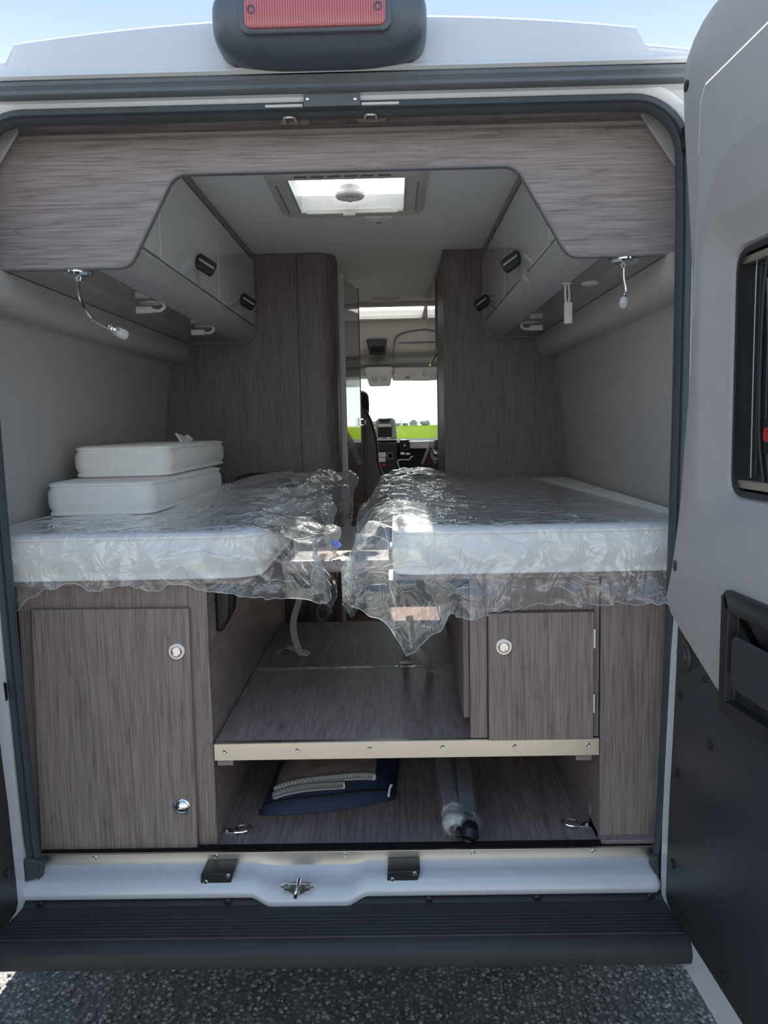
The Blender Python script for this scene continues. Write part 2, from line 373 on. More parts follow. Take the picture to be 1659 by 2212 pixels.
struct('wall_left_front', MB().box(-1.01,-.93,2.0,4.35,.45,2.42).box(-1.01,-.93,4.35,5.4,.45,1.35).box(-1.01,-.9,4.35,5.4,1.95,2.42), 'wall', 'left wall of the living area and cab')
struct('wall_right_front', MB().box(.93,1.01,2.0,2.5,.45,2.42).box(.93,1.01,3.6,4.35,.45,2.42).box(.93,1.01,2.5,3.6,2.1,2.42).box(.93,1.01,4.35,5.4,.45,1.35).box(.9,1.01,4.35,5.4,1.95,2.42), 'wall', 'right wall of the living area, its unseen side door left open to add light')  # side opening added to bring daylight into the living area
V1 = (-.19,.20,.73,1.15); V2 = (-.25,.36,3.5,4.15)         # roof openings
def slab_with_holes(z0, z1, x0, x1, y0, y1, holes):
    mb = MB(); ys = sorted({y0, y1}|{q for h_ in holes for q in h_[2:]})
    for a, b in zip(ys, ys[1:]):
        hs = [h_ for h_ in holes if h_[2] <= a and h_[3] >= b]; x = x0
        for h_ in hs: mb.box(x, h_[0], a, b, z0, z1); x = h_[1]
        mb.box(x, x1, a, b, z0, z1)
    return mb
struct('ceiling', slab_with_holes(CE, CE+.02, -1.0, 1.0, .11, 4.45, [V1, V2]), 'ceiling', 'pale board ceiling with two rooflight openings', smooth=False)
fl = struct('floor', MB().box(-.95,.95,.056,5.3,.47,FZ), 'vinyl', 'wood print vinyl load floor behind the aluminium threshold')
th = MB().box(-.785,.775,.046,.054,.490,.530).box(-.785,.775,.046,.056,.527,.5285)
tr = struct('trim_1', th, 'alu', 'brushed aluminium threshold strip along the rear edge of the load floor', bevel=.001)
for px in (205, 466, 744, 1022, 1282):
    c = at(px, 1853, Y=.046); MB().lathe([(.006,-.003),(.006,.0008),(.0045,.002),(.0015,.0013),(0.0005,.0013)], (c.x,.046,.521), 'Y', 12).build('screw', 'steel', tr)
MB().box(-.785,.775,.0555,.094,.517,.5265).build('dark_lip', 'lip', tr)

# ------------------------------------------------------------------ the van body
van = thing('camper_van', 'white camper van body seen from behind with both rear doors open', 'van', (0,0,0))
HW = [(.44,.752),(.52,.764),(.70,.770),(1.05,.781),(1.33,.786),(1.61,.790),(1.92,.791),(2.10,.790),(2.18,.787)]
def opening(off=0, n=10, zb=.47, crn=.10, ztop=2.291):
    """right half then left half of the door opening, bottom right -> top -> bottom left; off grows outward"""
    R_ = [(lerp_tab(HW, zb+(2.185-zb)*i/14)+off, zb+(2.185-zb)*i/14) for i in range(15)]
    r = crn+off; c = (.787-crn, ztop-crn)
    A = arc(c, r, 0, 90, n)
    right = R_+A[1:] if abs(R_[-1][1]-A[0][1]) < 1e-3 else R_+A
    top = [(c[0]*(1-k/8), ztop+off) for k in range(1, 8)]
    half = right+top
    return half+[(0, ztop+off)]+[(-a, b) for a, b in reversed(half)]
def ring3(off, y, **k): return [(a, y, b) for a, b in opening(off, **k)]
sealp = [(.006,.026),(.000,.016),(.001,.004),(.008,-.006),(.014,.002),(.018,-.004),(.028,-.004),(.034,.006),(.036,.030)]
MB().rings([ring3(o_, y_) for o_, y_ in sealp], False, False, False).build('door_seal', 'rubber', van, ang=50)
# inner reveal + painted flange round the opening
flp = [(.030,.030),(.034,.004),(.040,-.001),(.056,-.003),(.062,.004),(.075,.010),(.100,.004)]
MB().rings([ring3(o_, y_) for o_, y_ in flp], False, False, False).build('rear_frame', 'white', van, ang=40)
for pp in ([(60,1850),(95,1860),(93,1884),(72,1899),(46,1903),(36,1882)], [(1406,1850),(1421,1846),(1424,1888),(1412,1884),(1404,1868)]):
    MB().prism([(at(a, b, Y=-.004).x, at(a, b, Y=-.004).z) for a, b in pp], 'Y', -.012, .012).build('seal_foot', 'rubber', van, bevel=.004)
# outer quarter panels and header, thick shell
sp = MB()
for sg in (1, -1):
    sp.prism([(sg*.86,.40),(sg*.885,.9),(sg*.885,2.2),(sg*.84,2.345),(sg*.93,2.345),(sg*1.0,2.2),(sg*1.025,1.3),(sg*1.02,.40)], 'Y', .004, .06)
    sp.prism([(sg*1.018,.40),(sg*1.0185,1.25),(sg*1.0,2.3),(sg*1.026,2.3),(sg*1.045,1.25),(sg*1.035,.40)], 'Y', .06, 5.0)
sp.build('side_panel', 'white', van, bevel=.006)
MB().rings([[(a*.0+x, y, z) for x in [-.9+1.8*i/20 for i in range(21)]] for a, y, z in
   ((0,.03,2.330),(0,.0,2.333),(0,-.012,2.3385))], False, False, False).build('header_panel', 'white', van)
# rubber gutter seal
gp = [(.02,2.3365),(-.022,2.3375),(-.030,2.343),(-.030,2.351),(-.024,2.3535),(-.026,2.358),(-.030,2.362),(-.030,2.370),(-.02,2.3745),(.02,2.3745)]
MB().rings([[(x, y, z) for x in (-.90,-.5,0,.5,.90)] for y, z in gp], False, False, False).build('gutter_seal', 'gutter', van)
# roof cap: crowned, rounded off at both ends, with the lower roof rail beyond
def roof_fn(u, v):
    x = -1.0+2.0*u; ax = abs(x)
    crown = 2.511-.036*(ax/.66)**2.1
    cor = smooth01((ax-.688)/.022); top = crown*(1-cor)+2.436*cor - (0 if ax < .7 else (ax-.70)*.12)
    prof = [(-.028,2.374),(-.036,2.379),(-.034,2.386),(-.022,2.390)]
    if v < .3:
        k = v/.3*3; i = min(int(k), 2); t = k-i; (a, b), (c, d) = prof[i], prof[i+1]; return (x, a+(c-a)*t, b+(d-b)*t)
    t = (v-.3)/.7
    if t < .45:
        k = t/.45; return (x, -.022+.012*k+.004*cor, 2.390+(top-.022-2.390)*k)
    if t < .75:
        k = (t-.45)/.30*math.pi/2; return (x, -.010+.045*(1-math.cos(k)), top-.022+.022*math.sin(k))
    k = (t-.75)/.25; return (x, .035+.35*k, top+.006*k)
MB().grid(roof_fn, 90, 30).build('roof_cap', 'white', van, ang=60)
rp = slab_with_holes(2.418, 2.430, -.98, .98, .36, 4.6, [V1, V2]); rp.build('roof_panel', 'white', van, smooth=False)
# painted sill with the scooped latch recess
def sill_fn(u, v):
    x = -.808+1.575*u
    d = smooth01((x+.235)/.055)-smooth01((x-.0)/.055)                    # recess around the striker
    pts = [(.06,.499),(.035,.4985),(.008,.4945),(-.012,.488),(-.026,.478),(-.031,.468),(-.028,.457),(-.018,.451),(.01,.449)]
    k = v*8; i = min(int(k), 7); t = k-i; (a, b), (c, dd) = pts[i], pts[i+1]; y, z = a+(c-a)*t, b+(dd-b)*t
    e = 1-smooth01(min((x+.808)/.012, (.767-x)/.012, 1))
    rib = .0025*sum(math.exp(-((x-q)/.006)**2) for q in (-.46,-.395,.26,.40,.415))*(1 if v < .3 else 0)
    return (x, y-.010*d*smooth01(v*4)+.01*e*(v > .3), z-.016*d*smooth01(v*5)-.003*d+rib)
sl_ = MB().grid(sill_fn, 150, 24).build('rear_sill', 'white', van, ang=60, solid=-.003)
# catch plate, brackets on the sill
stp = MB().prism([(-.160,.486),(-.150,.492),(-.117,.4945),(-.084,.492),(-.074,.486),(-.105,.467),(-.117,.463),(-.129,.467)], 'Y', -.037, -.028)
stp.build('striker_plate', 'steel', van, bevel=.0015)
MB().tube(spline([(-.117,-.036,.470),(-.119,-.060,.474),(-.117,-.072,.488),(-.113,-.064,.500),(-.112,-.034,.502)], 5), .0055, 8).build('striker_loop', 'steel', van)
for x in (-.143,-.091): MB().lathe([(.008,0),(.008,.004),(.0055,.0075),(.001,.008)], (x,-.037,.485), 'Y', 6).build('striker_bolt', 'steel', van)
for px in (440, 838):
    a = at(px, 1867, Y=.012)
    b = MB().prism([(a.x,.5105),(a.x+.080,.5125),(a.x+.072,.483),(a.x-.003,.481)], 'Y', -.018, .045).build('latch_bracket', 'blackplastic', van, bevel=.002)
    for dx, dz in ((.011,.491),(.066,.506)): MB().lathe([(.0058,0),(.0058,.002),(.004,.0034),(.0005,.0036)], (a.x+dx,-.018,dz), 'Y', 12).build('bolt', 'steel', b)
# header latch cover and two staple hooks
q0, q1 = at(656, 200, Y=-.004), at(778, 220, Y=-.004)
lp = MB().prism([(q0.x,2.309),(q1.x,2.309),(q1.x,2.3355),(q0.x,2.3355)], 'Y', -.012, .02).build('latch_cover', 'gutter', van, bevel=.002)
for px in (664, 767):
    c = at(px, 213, Y=-.012); MB().lathe([(.004,0),(.004,.0015),(.001,.002)], (c.x,-.012,c.z), 'Y', 10).build('screw', 'steel', lp)
for px in (572, 780):
    a = at(px, 214, Y=-.003); MB().prism([(a.x,2.3115),(a.x+.085,2.3115),(a.x+.085,2.318),(a.x,2.318)], 'Y', -.006, .01).build('header_rib', 'white', van, bevel=.002)
# corner gussets behind the seal
for sg in (1, -1):
    MB().prism([(sg*.735,2.335),(sg*.750,2.335),(sg*.86,2.17),(sg*.83,2.15),(sg*.725,2.30)], 'Y', .066, .074).build('corner_gusset', 'flat_lining', van, bevel=.002)

# high level brake light on the roof edge
bl = thing('brake_light', 'rounded high brake light pod on the roof edge, haze painted into its slate tone', 'brake light', (0,-.03,2.42))
def pod_fn(u, v):
    a, b = 2*math.pi*u, math.pi*(v-.5)
    e = .45
    sgn = lambda w, p_: math.copysign(abs(w)**p_, w)
    cx, sx_ = sgn(math.cos(b), .55), sgn(math.sin(b), .55)
    x = .226*cx*sgn(math.cos(a), .34); y = .098*cx*sgn(math.sin(a), .5); z = .072*sx_
    yy = -.062+y*(1-.18*(z < 0)*abs(z)/.072); return (x, yy, 2.447+z)
pd = MB().grid(pod_fn, 64, 28).build('housing', 'pod', bl, ang=80)
def rrx(x0, x1, z0, z1, r, y): return [(a, y, b) for a, b in rrect(x0, x1, z0, z1, r)]
MB().rings([rrx(-.158,.150,2.397,2.471,.02,-.148), rrx(-.158,.150,2.397,2.471,.02,-.1625), rrx(-.155,.147,2.400,2.468,.02,-.165)]).build('lens_bezel', 'pod', bl)
ln = MB().rings([rrx(-.147,.139,2.404,2.463,.014,-.160), rrx(-.147,.139,2.404,2.463,.014,-.171), rrx(-.142,.134,2.409,2.458,.012,-.1735)]).build('red_lens', 'redlens', bl, bevel=.001)
for x in (-.132,.124): MB().lathe([(.0085,0),(.0085,.003),(.006,.0035),(.005,.001),(.001,.001)], (x,-.172,2.438), 'Y', 14).build('screw', 'pod', ln)
def chev(u): return (-.012+.03*u-.004, -.150-.0, 2.374)
# rear bumper step
bp_ = thing('rear_bumper', 'black plastic rear bumper step with long tread ribs under the white sill', 'bumper', (0,-.1,.42))
prof = [(-.010,.452),(-.028,.444),(-.034,.438),(-.060,.436),(-.165,.437),(-.180,.431),(-.190,.420),(-.194,.400),(-.189,.382),(-.165,.364),(-.10,.350),(0.02,.345)]
bx = [-1.02,-1.0,-.965,-.93,-.9,-.86,-.5,0,.5,.86,.93,.965,1.0,1.02]
def bump_ring(p_):
    y, z = p_; out = []
    for x in bx:
        k = max(0, (abs(x)-.86)/.16); yy = y*(1-k**2.2) if y < 0 else y; out.append((x, yy+.02*k, z-.0*k))
    return out
MB().rings([bump_ring(p_) for p_ in prof], False, False, False).build('bumper_shell', 'bumper', bp_, ang=30, solid=.003)
for i in range(7):
    y = -.082-.0128*i; MB().rings([[(x, y+a, .4365+b) for a, b in ((-.0042,0),(-.003,.0032),(.003,.0032),(.0042,0))] for x in (-.80,.80)]).build('tread_rib', 'bumper', bp_)
for px in (86, 492, 926, 1160, 1405):
    a = at(px, 1935, Y=-.03); b = MB().lathe([(.0095,0),(.0095,.0025),(.006,.004),(.001,.004)], (a.x,-.030,.4445), 'Y', 14).build('clip', 'blackplastic', bp_)
MB().box(-.83,.79,-.012,.02,.33,.452).build('backing_panel', 'blackplastic', bp_)
# underbody keeps the light out from below
tag(MB().box(-.98,.98,.03,5.0,.40,.468).build('underbody', 'blackplastic', van), None)

# ------------------------------------------------------------------ rear doors (built in door axes: x away from hinge, z up, inside face at y=0)
OUT = [(.005,1.204),(.034,1.401),(.056,1.52),(.064,1.66),(.064,1.80),(.056,1.98),(.042,2.10),(.029,2.20),(.027,2.27),(.034,2.335),(.064,2.376),(.10,2.395),(.135,2.405),(.185,2.407),
       (.70,2.415),(.76,2.38),(.78,2.30),(.80,1.3),(.78,.50),(.74,.36),(.60,.338),(.40,.335),(.263,.333),(.109,.345),(.007,.358),(-.025,.385),(-.040,.418),(-.053,.468),(-.050,.58),(-.042,.712),(-.014,1.066)]
def ray_ring(poly, c, N):
    out = []
    for k in range(N):
        a = 2*math.pi*k/N; d = (math.cos(a), math.sin(a)); best = None
        for (x1, z1), (x2, z2) in zip(poly, poly[1:]+poly[:1]):
            ex, ez = x2-x1, z2-z1; den = d[0]*ez-d[1]*ex
            if abs(den) < 1e-9: continue
            t = ((x1-c[0])*ez-(z1-c[1])*ex)/den; s_ = ((x1-c[0])*d[1]-(z1-c[1])*d[0])/den
            if t > 0 and -1e-6 <= s_ <= 1+1e-6 and (best is None or t < best): best = t
        out.append((c[0]+d[0]*best, c[1]+d[1]*best))
    return out
def inset(poly, d):
    c = (sum(p_[0] for p_ in poly)/len(poly), sum(p_[1] for p_ in poly)/len(poly)); out = []; n = len(poly)
    area = sum(poly[i][0]*poly[(i+1) % n][1]-poly[(i+1) % n][0]*poly[i][1] for i in range(n)); sg = 1 if area > 0 else -1
    for i in range(n):
        a, b, e = poly[i-1], poly[i], poly[(i+1) % n]
        t1 = Vector((b[0]-a[0], b[1]-a[1])).normalized(); t2 = Vector((e[0]-b[0], e[1]-b[1])).normalized(); t = (t1+t2).normalized()
        out.append((b[0]-t.y*d*sg, b[1]+t.x*d*sg))
    return out
def rear_door(sg, hinge, ang, label):
    a = math.radians(ang); d = Vector((sg*math.sin(a), -math.cos(a), 0))
    root = thing('rear_door', label, 'van door', (hinge[0], hinge[1], 0)); root.rotation_euler.z = math.atan2(d.y, d.x)
    o = sg                                         # outward is +y for the right door, -y for the left
    L = lambda poly, y: [(p_[0], o*y, p_[1]) for p_ in poly]
    def B(mb, name, mat, par=root, **k): return mb.build(name, mat, par, local=True, **k)
    wc = (.50,1.68); N = 120
    win = rrect(.262,.70,1.452,1.912,.035); rec = rrect(.185,.745,1.415,1.965,.06)
    # painted shell: inside skin with the window hole, wrapped edge, outer skin
    R = lambda poly: ray_ring(poly, wc, N)
    B(MB().rings([L(R(win), .006), L(R(inset(OUT, .02)), .002), L(R(inset(OUT, .006)), .0), L(R(OUT), .006), L(R(OUT), .050), L(R(inset(OUT, .006)), .058), L(R(win), .060)], True, False, False), 'shell', 'white', ang=30)
    # upper lining with raised edge and the recess around the window
    up = [(.012,1.20),(.024,1.172),(.075,1.145),(.313,1.045),(.317,1.10),(.70,1.10),(.755,1.2),(.76,2.30),(.72,2.375),(.20,2.39),(.12,2.375),(.062,2.33),(.055,2.26),(.092,2.05),(.118,1.89),(.116,1.70),(.075,1.40),(.035,1.25)]
    up2 = inset(up, .006)
    LN = B(MB().rings([L(R(win), .010), L(R(rrect(.256,.706,1.446,1.918,.038)), -.006), L(R(rrect(.225,.725,1.428,1.945,.05)), -.012), L(R(inset(rec, -.006)), -.028), L(R(inset(rec, -.018)), -.031), L(R(up2), -.024), L(R(up), -.016), L(R(up), .002)], True, False, False), 'upper_lining', 'flat_lining', ang=40)
    pn = [(.136,1.80),(.143,2.07),(.150,2.225),(.172,2.25),(.60,2.262),(.70,2.22),(.735,2.05),(.742,1.988),(.220,1.978),(.182,1.945)]
    B(MB().rings([L(pn, -.020), L(pn, -.027), L(inset(pn, .006), -.029)]), 'raised_panel', 'lining', LN, bevel=.003, smooth=False)
    # lower black board
    lo = [(.046,1.146),(.054,1.153),(.095,1.134),(.318,1.040),(.73,1.04),(.755,.98),(.755,.50),(.70,.428),(.42,.429),(.384,.429),(.210,.440),(.055,.447),(.018,.453),(.004,.472),(.005,.52),(.016,.731),(.026,.843),(.040,1.04)]
    lw = B(MB().rings([L(lo, .0), L(lo, -.006), L(inset(lo, .006), -.010)]), 'lower_board', 'black', ang=40, bevel=.001)
    # round grommet and push clips on the board
    B(MB().lathe([(.034,0),(.034,.004),(.029,.009),(.020,.008),(.016,.012),(.002,.012)], (0,0,0), 'Y', 28).xf(Matrix.Translation((.096,-.010*o,1.083)) @ Matrix.Rotation(0 if o > 0 else math.pi, 4, 'Z')), 'grommet', 'black', lw)
    for s_, z_, r in ((.070,.985,.011),(.060,.800,.011),(.045,.572,.011),(.15,1.085,.007),(.19,1.06,.007),(.14,.50,.010),(.30,.475,.010),(.22,.93,.010)):
        B(MB().lathe([(r,0),(r,.002),(r*.75,.004),(.001,.0045)], (0,0,0), 'Y', 14).xf(Matrix.Translation((s_,-.010*o,z_)) @ Matrix.Rotation(0 if o > 0 else math.pi, 4, 'Z')), 'push_clip', 'blackplastic', lw)
    for s_, z_ in ((.078,2.283),(.066,1.278)):
        B(MB().lathe([(.0125,0),(.0125,.002),(.010,.003),(.001,.0025)], (0,0,0), 'Y', 18).xf(Matrix.Translation((s_,-.0235*o,z_)) @ Matrix.Rotation(0 if o > 0 else math.pi, 4, 'Z')), 'lining_plug', 'blackplastic', LN)
    # window: black frame, tinted pane, aluminium rails, latch
    wf = B(MB().rings([L(R(win), .012), L(R(win), -.001), L(R(rrect(.272,.690,1.462,1.902,.028)), -.002), L(R(rrect(.272,.690,1.462,1.902,.028)), .024)], True, False, False), 'window_frame', 'blackplastic', ang=30)
    B(MB().rings([L(rrect(.266,.696,1.456,1.908,.03), .022), L(rrect(.266,.696,1.456,1.908,.03), .026)]), 'pane', 'tint', wf)
    for z_, h_ in ((1.466,.016),(1.884,.014)): B(MB().box(.276,.688,min(o*.004,o*.020),max(o*.004,o*.020),z_,z_+h_), 'rail', 'alu', wf, bevel=.001)
    B(MB().tube(spline([(.300,o*.018,1.487),(.300,o*.018,1.86),(.312,o*.018,1.885)], 5), .0012, 6), 'blind_cord', 'silver', wf)
    for k in (0, 1): B(MB().tube(spline([(.338+.022*k,o*.019,1.887),(.325+.024*k,o*.019,1.80),(.325+.024*k,o*.019,1.58),(.345+.022*k,o*.019,1.482)], 6), .0022, 6), 'pane_seal', 'rubber', wf)
    lb_ = B(MB().box(.365,.415,min(o*.006,o*.022),max(o*.006,o*.022),1.535,1.60), 'window_latch', 'blackplastic', wf, bevel=.003)
    B(MB().prism(rrect(.378,.402,1.556,1.582,.008), 'Y', o*.006, o*-.003), 'latch_button', 'red', root, bevel=.002)
    B(MB().prism([(.383,1.60),(.388,1.60),(.372,1.845),(.362,1.845)], 'Y', o*.004, o*.016), 'window_stay', 'alu', wf, bevel=.001)
    # pull handle pocket
    hp = [(.317,1.040),(.318,1.268),(.330,1.278),(.62,1.278),(.64,1.26),(.64,1.06),(.62,1.04)]
    hb = B(MB().rings([L(hp, 0), L(hp, -.040), L(inset(hp, .008), -.046), L(inset(hp, .040), -.046), L(inset(hp, .046), -.0275)]), 'pull_handle', 'blackplastic', ang=40, bevel=.002)
    B(MB().prism(rrect(.375,.60,1.105,1.205,.02), 'Y', o*-.050, o*-.043), 'handle_grip', 'black', hb, bevel=.003)
    return root
rear_door(1, (.775,-.060), 4, 'right rear van door, pale lining with window above a black board')
rear_door(-1, (-.797,-.060), 4, 'left rear van door, only its white edge showing at the left of the opening')
# hinges
for px, py, hx in ((1473,285,.803), ):
    MB().box(.792,.815,-.06,-.004,2.195,2.245).build('door_hinge', 'blackplastic', van, bevel=.004)
MB().box(-.835,-.808,-.05,-.004,.955,1.00).build('door_hinge', 'blackplastic', van, bevel=.004)

# ------------------------------------------------------------------ overhead fascia
fa = thing('overhead_fascia', 'wood grain fascia board arching over the bed opening', 'fascia', (0,.1,2.0))
def fillet(poly, rad, n=6):
    out = []; N = len(poly)
    for i in range(N):
        r = rad[i] if isinstance(rad, (list, tuple)) else rad; p0, p1, p2 = Vector(poly[i-1]), Vector(poly[i]), Vector(poly[(i+1) % N])
        if r <= 0: out.append(tuple(p1)); continue
        u, w = (p0-p1).normalized(), (p2-p1).normalized(); th_ = u.angle(w); dd = r/math.tan(th_/2)
        A, B_ = p1+u*dd, p1+w*dd; c = p1+(u+w).normalized()*(r/math.sin(th_/2))
        a0 = math.atan2(A.y-c.y, A.x-c.x); a1 = math.atan2(B_.y-c.y, B_.x-c.x); da = (a1-a0+math.pi) % (2*math.pi)-math.pi
        out += [(c.x+r*math.cos(a0+da*k/n), c.y+r*math.sin(a0+da*k/n)) for k in range(n+1)]
    return out
edge = [(-.83,1.991),(-.765,1.991),(-.490,1.991),(-.372,2.2045),(.440,2.2045),(.566,1.991),(.765,1.991),(.83,1.991)]
arch = fillet(edge, [0,0,.045,.05,.05,.045,0,0])
i0 = arch.index(edge[0]) if edge[0] in arch else 0
board = arch+[(.83,2.20),(.745,2.288),(-.745,2.288),(-.83,2.20)]
mbf = MB()
# board as quads between arch edge and top edge so the concave outline caps cleanly
topz = lambda x: 2.288 if abs(x) < .7651 else 2.288-(abs(x)-.765)*(.088/.065)
for y in (.100,.116):
    pass
V = []; Fc = []
for (x, z) in arch: V += [(x,.100,z),(x,.100,max(topz(x), z+.001)),(x,.116,z),(x,.116,max(topz(x), z+.001))]
for i in range(len(arch)-1):
    a, b = 4*i, 4*(i+1); Fc += [(a,b,b+1,a+1),(a+2,a+3,b+3,b+2),(a,a+2,b+2,b),(a+1,b+1,b+3,a+3)]
mbf.add(V, Fc); mbf.build('fascia_board', 'wood_x', fa, smooth=False)
rs = []
for i, (x, z) in enumerate(arch):
    p0, p1 = Vector(arch[max(i-1,0)]), Vector(arch[min(i+1,len(arch)-1)]); t = (p1-p0).normalized(); n_ = Vector((t.y,-t.x))
    rs.append([(x-n_.x*.0035, .0985, z-n_.y*.0035), (x+n_.x*.001, .0985, z+n_.y*.001), (x+n_.x*.001, .1175, z+n_.y*.001), (x-n_.x*.0035, .1175, z-n_.y*.0035)])
MB().rings(rs).build('edge_banding', 'edge', fa, ang=50)
MB().rings([[(x, y, z) for x in (-.752,.752)] for y, z in ((.116,2.286),(.100,2.285),(.086,2.288),(.085,2.295),(.104,2.302),(.116,2.302))], False, False, False).build('top_lip', 'wood_x', fa)
MB().box(-.80,.80,.106,.122,2.300,2.39).build('top_rail', 'wood_x', fa)
for px in (637, 803):
    c = at(px, 264 if px < 700 else 258, Y=.10)
    hk = thing('staple_hook', 'steel staple hook on a wood plate, %s of the pair under the top seal' % ('left' if px < 700 else 'right'), 'hook', (c.x,.104,c.z), 'staple hooks under the top seal')
    MB().box(c.x-.034,c.x+.034,.096,.106,c.z-.0065,c.z+.0065).build('plate', 'plate', hk, bevel=.001)
    q = Vector((c.x, 0, c.z))
    U_ = [(-.013,.098,-.002),(-.0135,.055,-.016),(-.0135,.026,-.0275),(-.0135,.000,-.030),(-.010,-.013,-.0305),(0,-.016,-.0305),(.009,-.013,-.0305),(.0125,.000,-.030),(.012,.026,-.0275),(.012,.055,-.016),(.012,.098,-.002)]
    MB().tube(spline([q+Vector(w_) for w_ in U_], 6), .0033, 8).build('loop', 'nickel', hk)

# ------------------------------------------------------------------ overhead cabinets
def cabinet(sg, xd, label, joints, handles):
    root = thing('overhead_cabinet', label, 'cabinet', (sg*.7,1.0,2.0), 'overhead cabinets above the beds')
    xs = sg*.86; D = 1 if sg > 0 else -1
    X = lambda d: xd+D*d                     # d measured from the door face towards the wall
    # underside + rounded grey foot rail
    prof = [(X(.002),2.062),(X(-.004),2.052),(X(.0),2.03),(X(.020),2.004),(X(.05),1.994),(X(.09),1.992),(X(.09),2.006),(X(.02),2.062)]
    MB().prism(prof, 'Y', .118, 1.893).build('foot_rail', 'greyedge', root, bevel=.003)
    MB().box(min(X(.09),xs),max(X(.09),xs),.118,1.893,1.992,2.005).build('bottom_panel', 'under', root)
    MB().box(min(X(.022),xs),max(X(.022),xs),.118,1.893,2.005,2.388).build('carcass', 'greyedge', root)
    MB().box(min(X(-.004),X(.022)),max(X(-.004),X(.022)),.118,1.893,2.362,2.389).build('top_trim', 'wood_y', root, bevel=.001)
    ys = [.118]+joints+[1.880]
    for i, (a, b) in enumerate(zip(ys, ys[1:])):
        dr = MB().box(min(X(0),X(.018)),max(X(0),X(.018)),a+.002,b-.002,2.066,2.360).build('filler_panel' if i == 0 else 'door', 'gloss', root, bevel=.0015)
        if i:
            hy, hz = handles[i-1]
            st_ = MB().lathe([(.0065,-.0),(.0065,.022)], (0,0,0), 'X', 12).xf(Matrix.Translation((X(0),hy,hz)) @ Matrix.Rotation(0 if D < 0 else math.pi, 4, 'Z')).build('handle_stem', 'chrome', dr)
            kx = X(-.026)
            hm = Matrix.Translation((kx,hy,hz)) @ Matrix.Rotation(math.radians(-D*38), 4, 'Z') @ Matrix.Rotation(math.radians(-12), 4, 'X') @ Matrix.Rotation(math.radians(-D*30), 4, 'Y')
            hb = MB().prism(rrect(-.034,.034,-.024,.024,.009), 'Y', -.010, .010).xf(hm).build('handle', 'blackplastic', dr, bevel=.003)
            MB().box(-.027,.027,-.0115,-.0095,-.0035,.0035).xf(hm).build('handle_inlay', 'silver', dr)
    # end panel against the wardrobe
    ep = fillet([(X(-.008),2.388),(xs,2.388),(xs,1.985),(X(-.008),1.985)], [0,0,0,.07] )
    MB().prism(ep, 'Y', 1.880, 1.896).build('end_panel', 'wood_z', root, bevel=.001)
    return root
cabinet(-1, -.49, 'left overhead cabinet, pale gloss doors running to the wardrobe', [.378,1.13], [(.80,2.130),(1.56,2.125)])
cabinet(1, .56, 'right overhead cabinet, pale gloss doors with film scraps on its foot rail', [.316,1.186], [(.82,2.122),(1.70,2.120)])
fs = MB()
def scrap(u, v):
    y = .62+.16*u; z = 2.018+.042*v; x = .553-.004*math.sin(6*u)-.003*math.sin(9*v+4*u)+.02*(1-v)**2; return (x, y, z)
tag(fs.grid(scrap, 10, 5).build('film_scrap', 'filmhem'), 'torn scrap of clear protective film on the right foot rail', 'plastic scrap')

# reading lamps with flexible arms
def lamp(base, path, head0, head1, label, k=1):
    root = thing('reading_lamp', label, 'lamp', base, 'flexible reading lamps under the overhead cabinets')
    MB().lathe([(.0005,0),(.036,0),(.036,-.004),(.030,-.010),(.012,-.013),(.007,-.022),(.001,-.022)], base, 'Z', 28).build('base', 'chrome', root)
    MB().tube(spline([(base[0],base[1],base[2]-.018)]+path, 8), .0046, 10).build('flexible_arm', 'chrome', root)
    h0, h1 = Vector(head0), Vector(head1); d = h1-h0
    hd = MB().tube([h0, h0+d*.08, h0+d*.15, h0+d*.2, h0+d*.26, h0+d*.34, h0+d*.4, h0+d*.5], [q*k for q in (.007,.009,.0085,.0105,.0095,.012,.0125,.0125)], 16).build('head', 'chrome', root)
    MB().tube([h0+d*.5, h0+d*.9, h0+d*1.0], [.0135*k,.0145*k,.012*k], 16).build('lens', 'lens_clear', hd)
P_ = lambda x, y, Y: tuple(at(x, y, Y=Y))
lamp(tuple(at(168,588,Z=1.990)), [P_(172,640,.16), P_(193,682,.20), P_(222,702,.25), P_(232,706,.27)], P_(230,704,.27), P_(272,725,.32), 'chrome flexible reading lamp under the left fascia, bent with a clear ribbed head')
lamp(tuple(at(1348,560,Z=1.990)), [P_(1348,600,.140), P_(1352,625,.142), P_(1350,637,.139)], P_(1350,634,.139), P_(1346,660,.115), 'chrome flexible reading lamp under the right fascia, hanging straight down', .72)

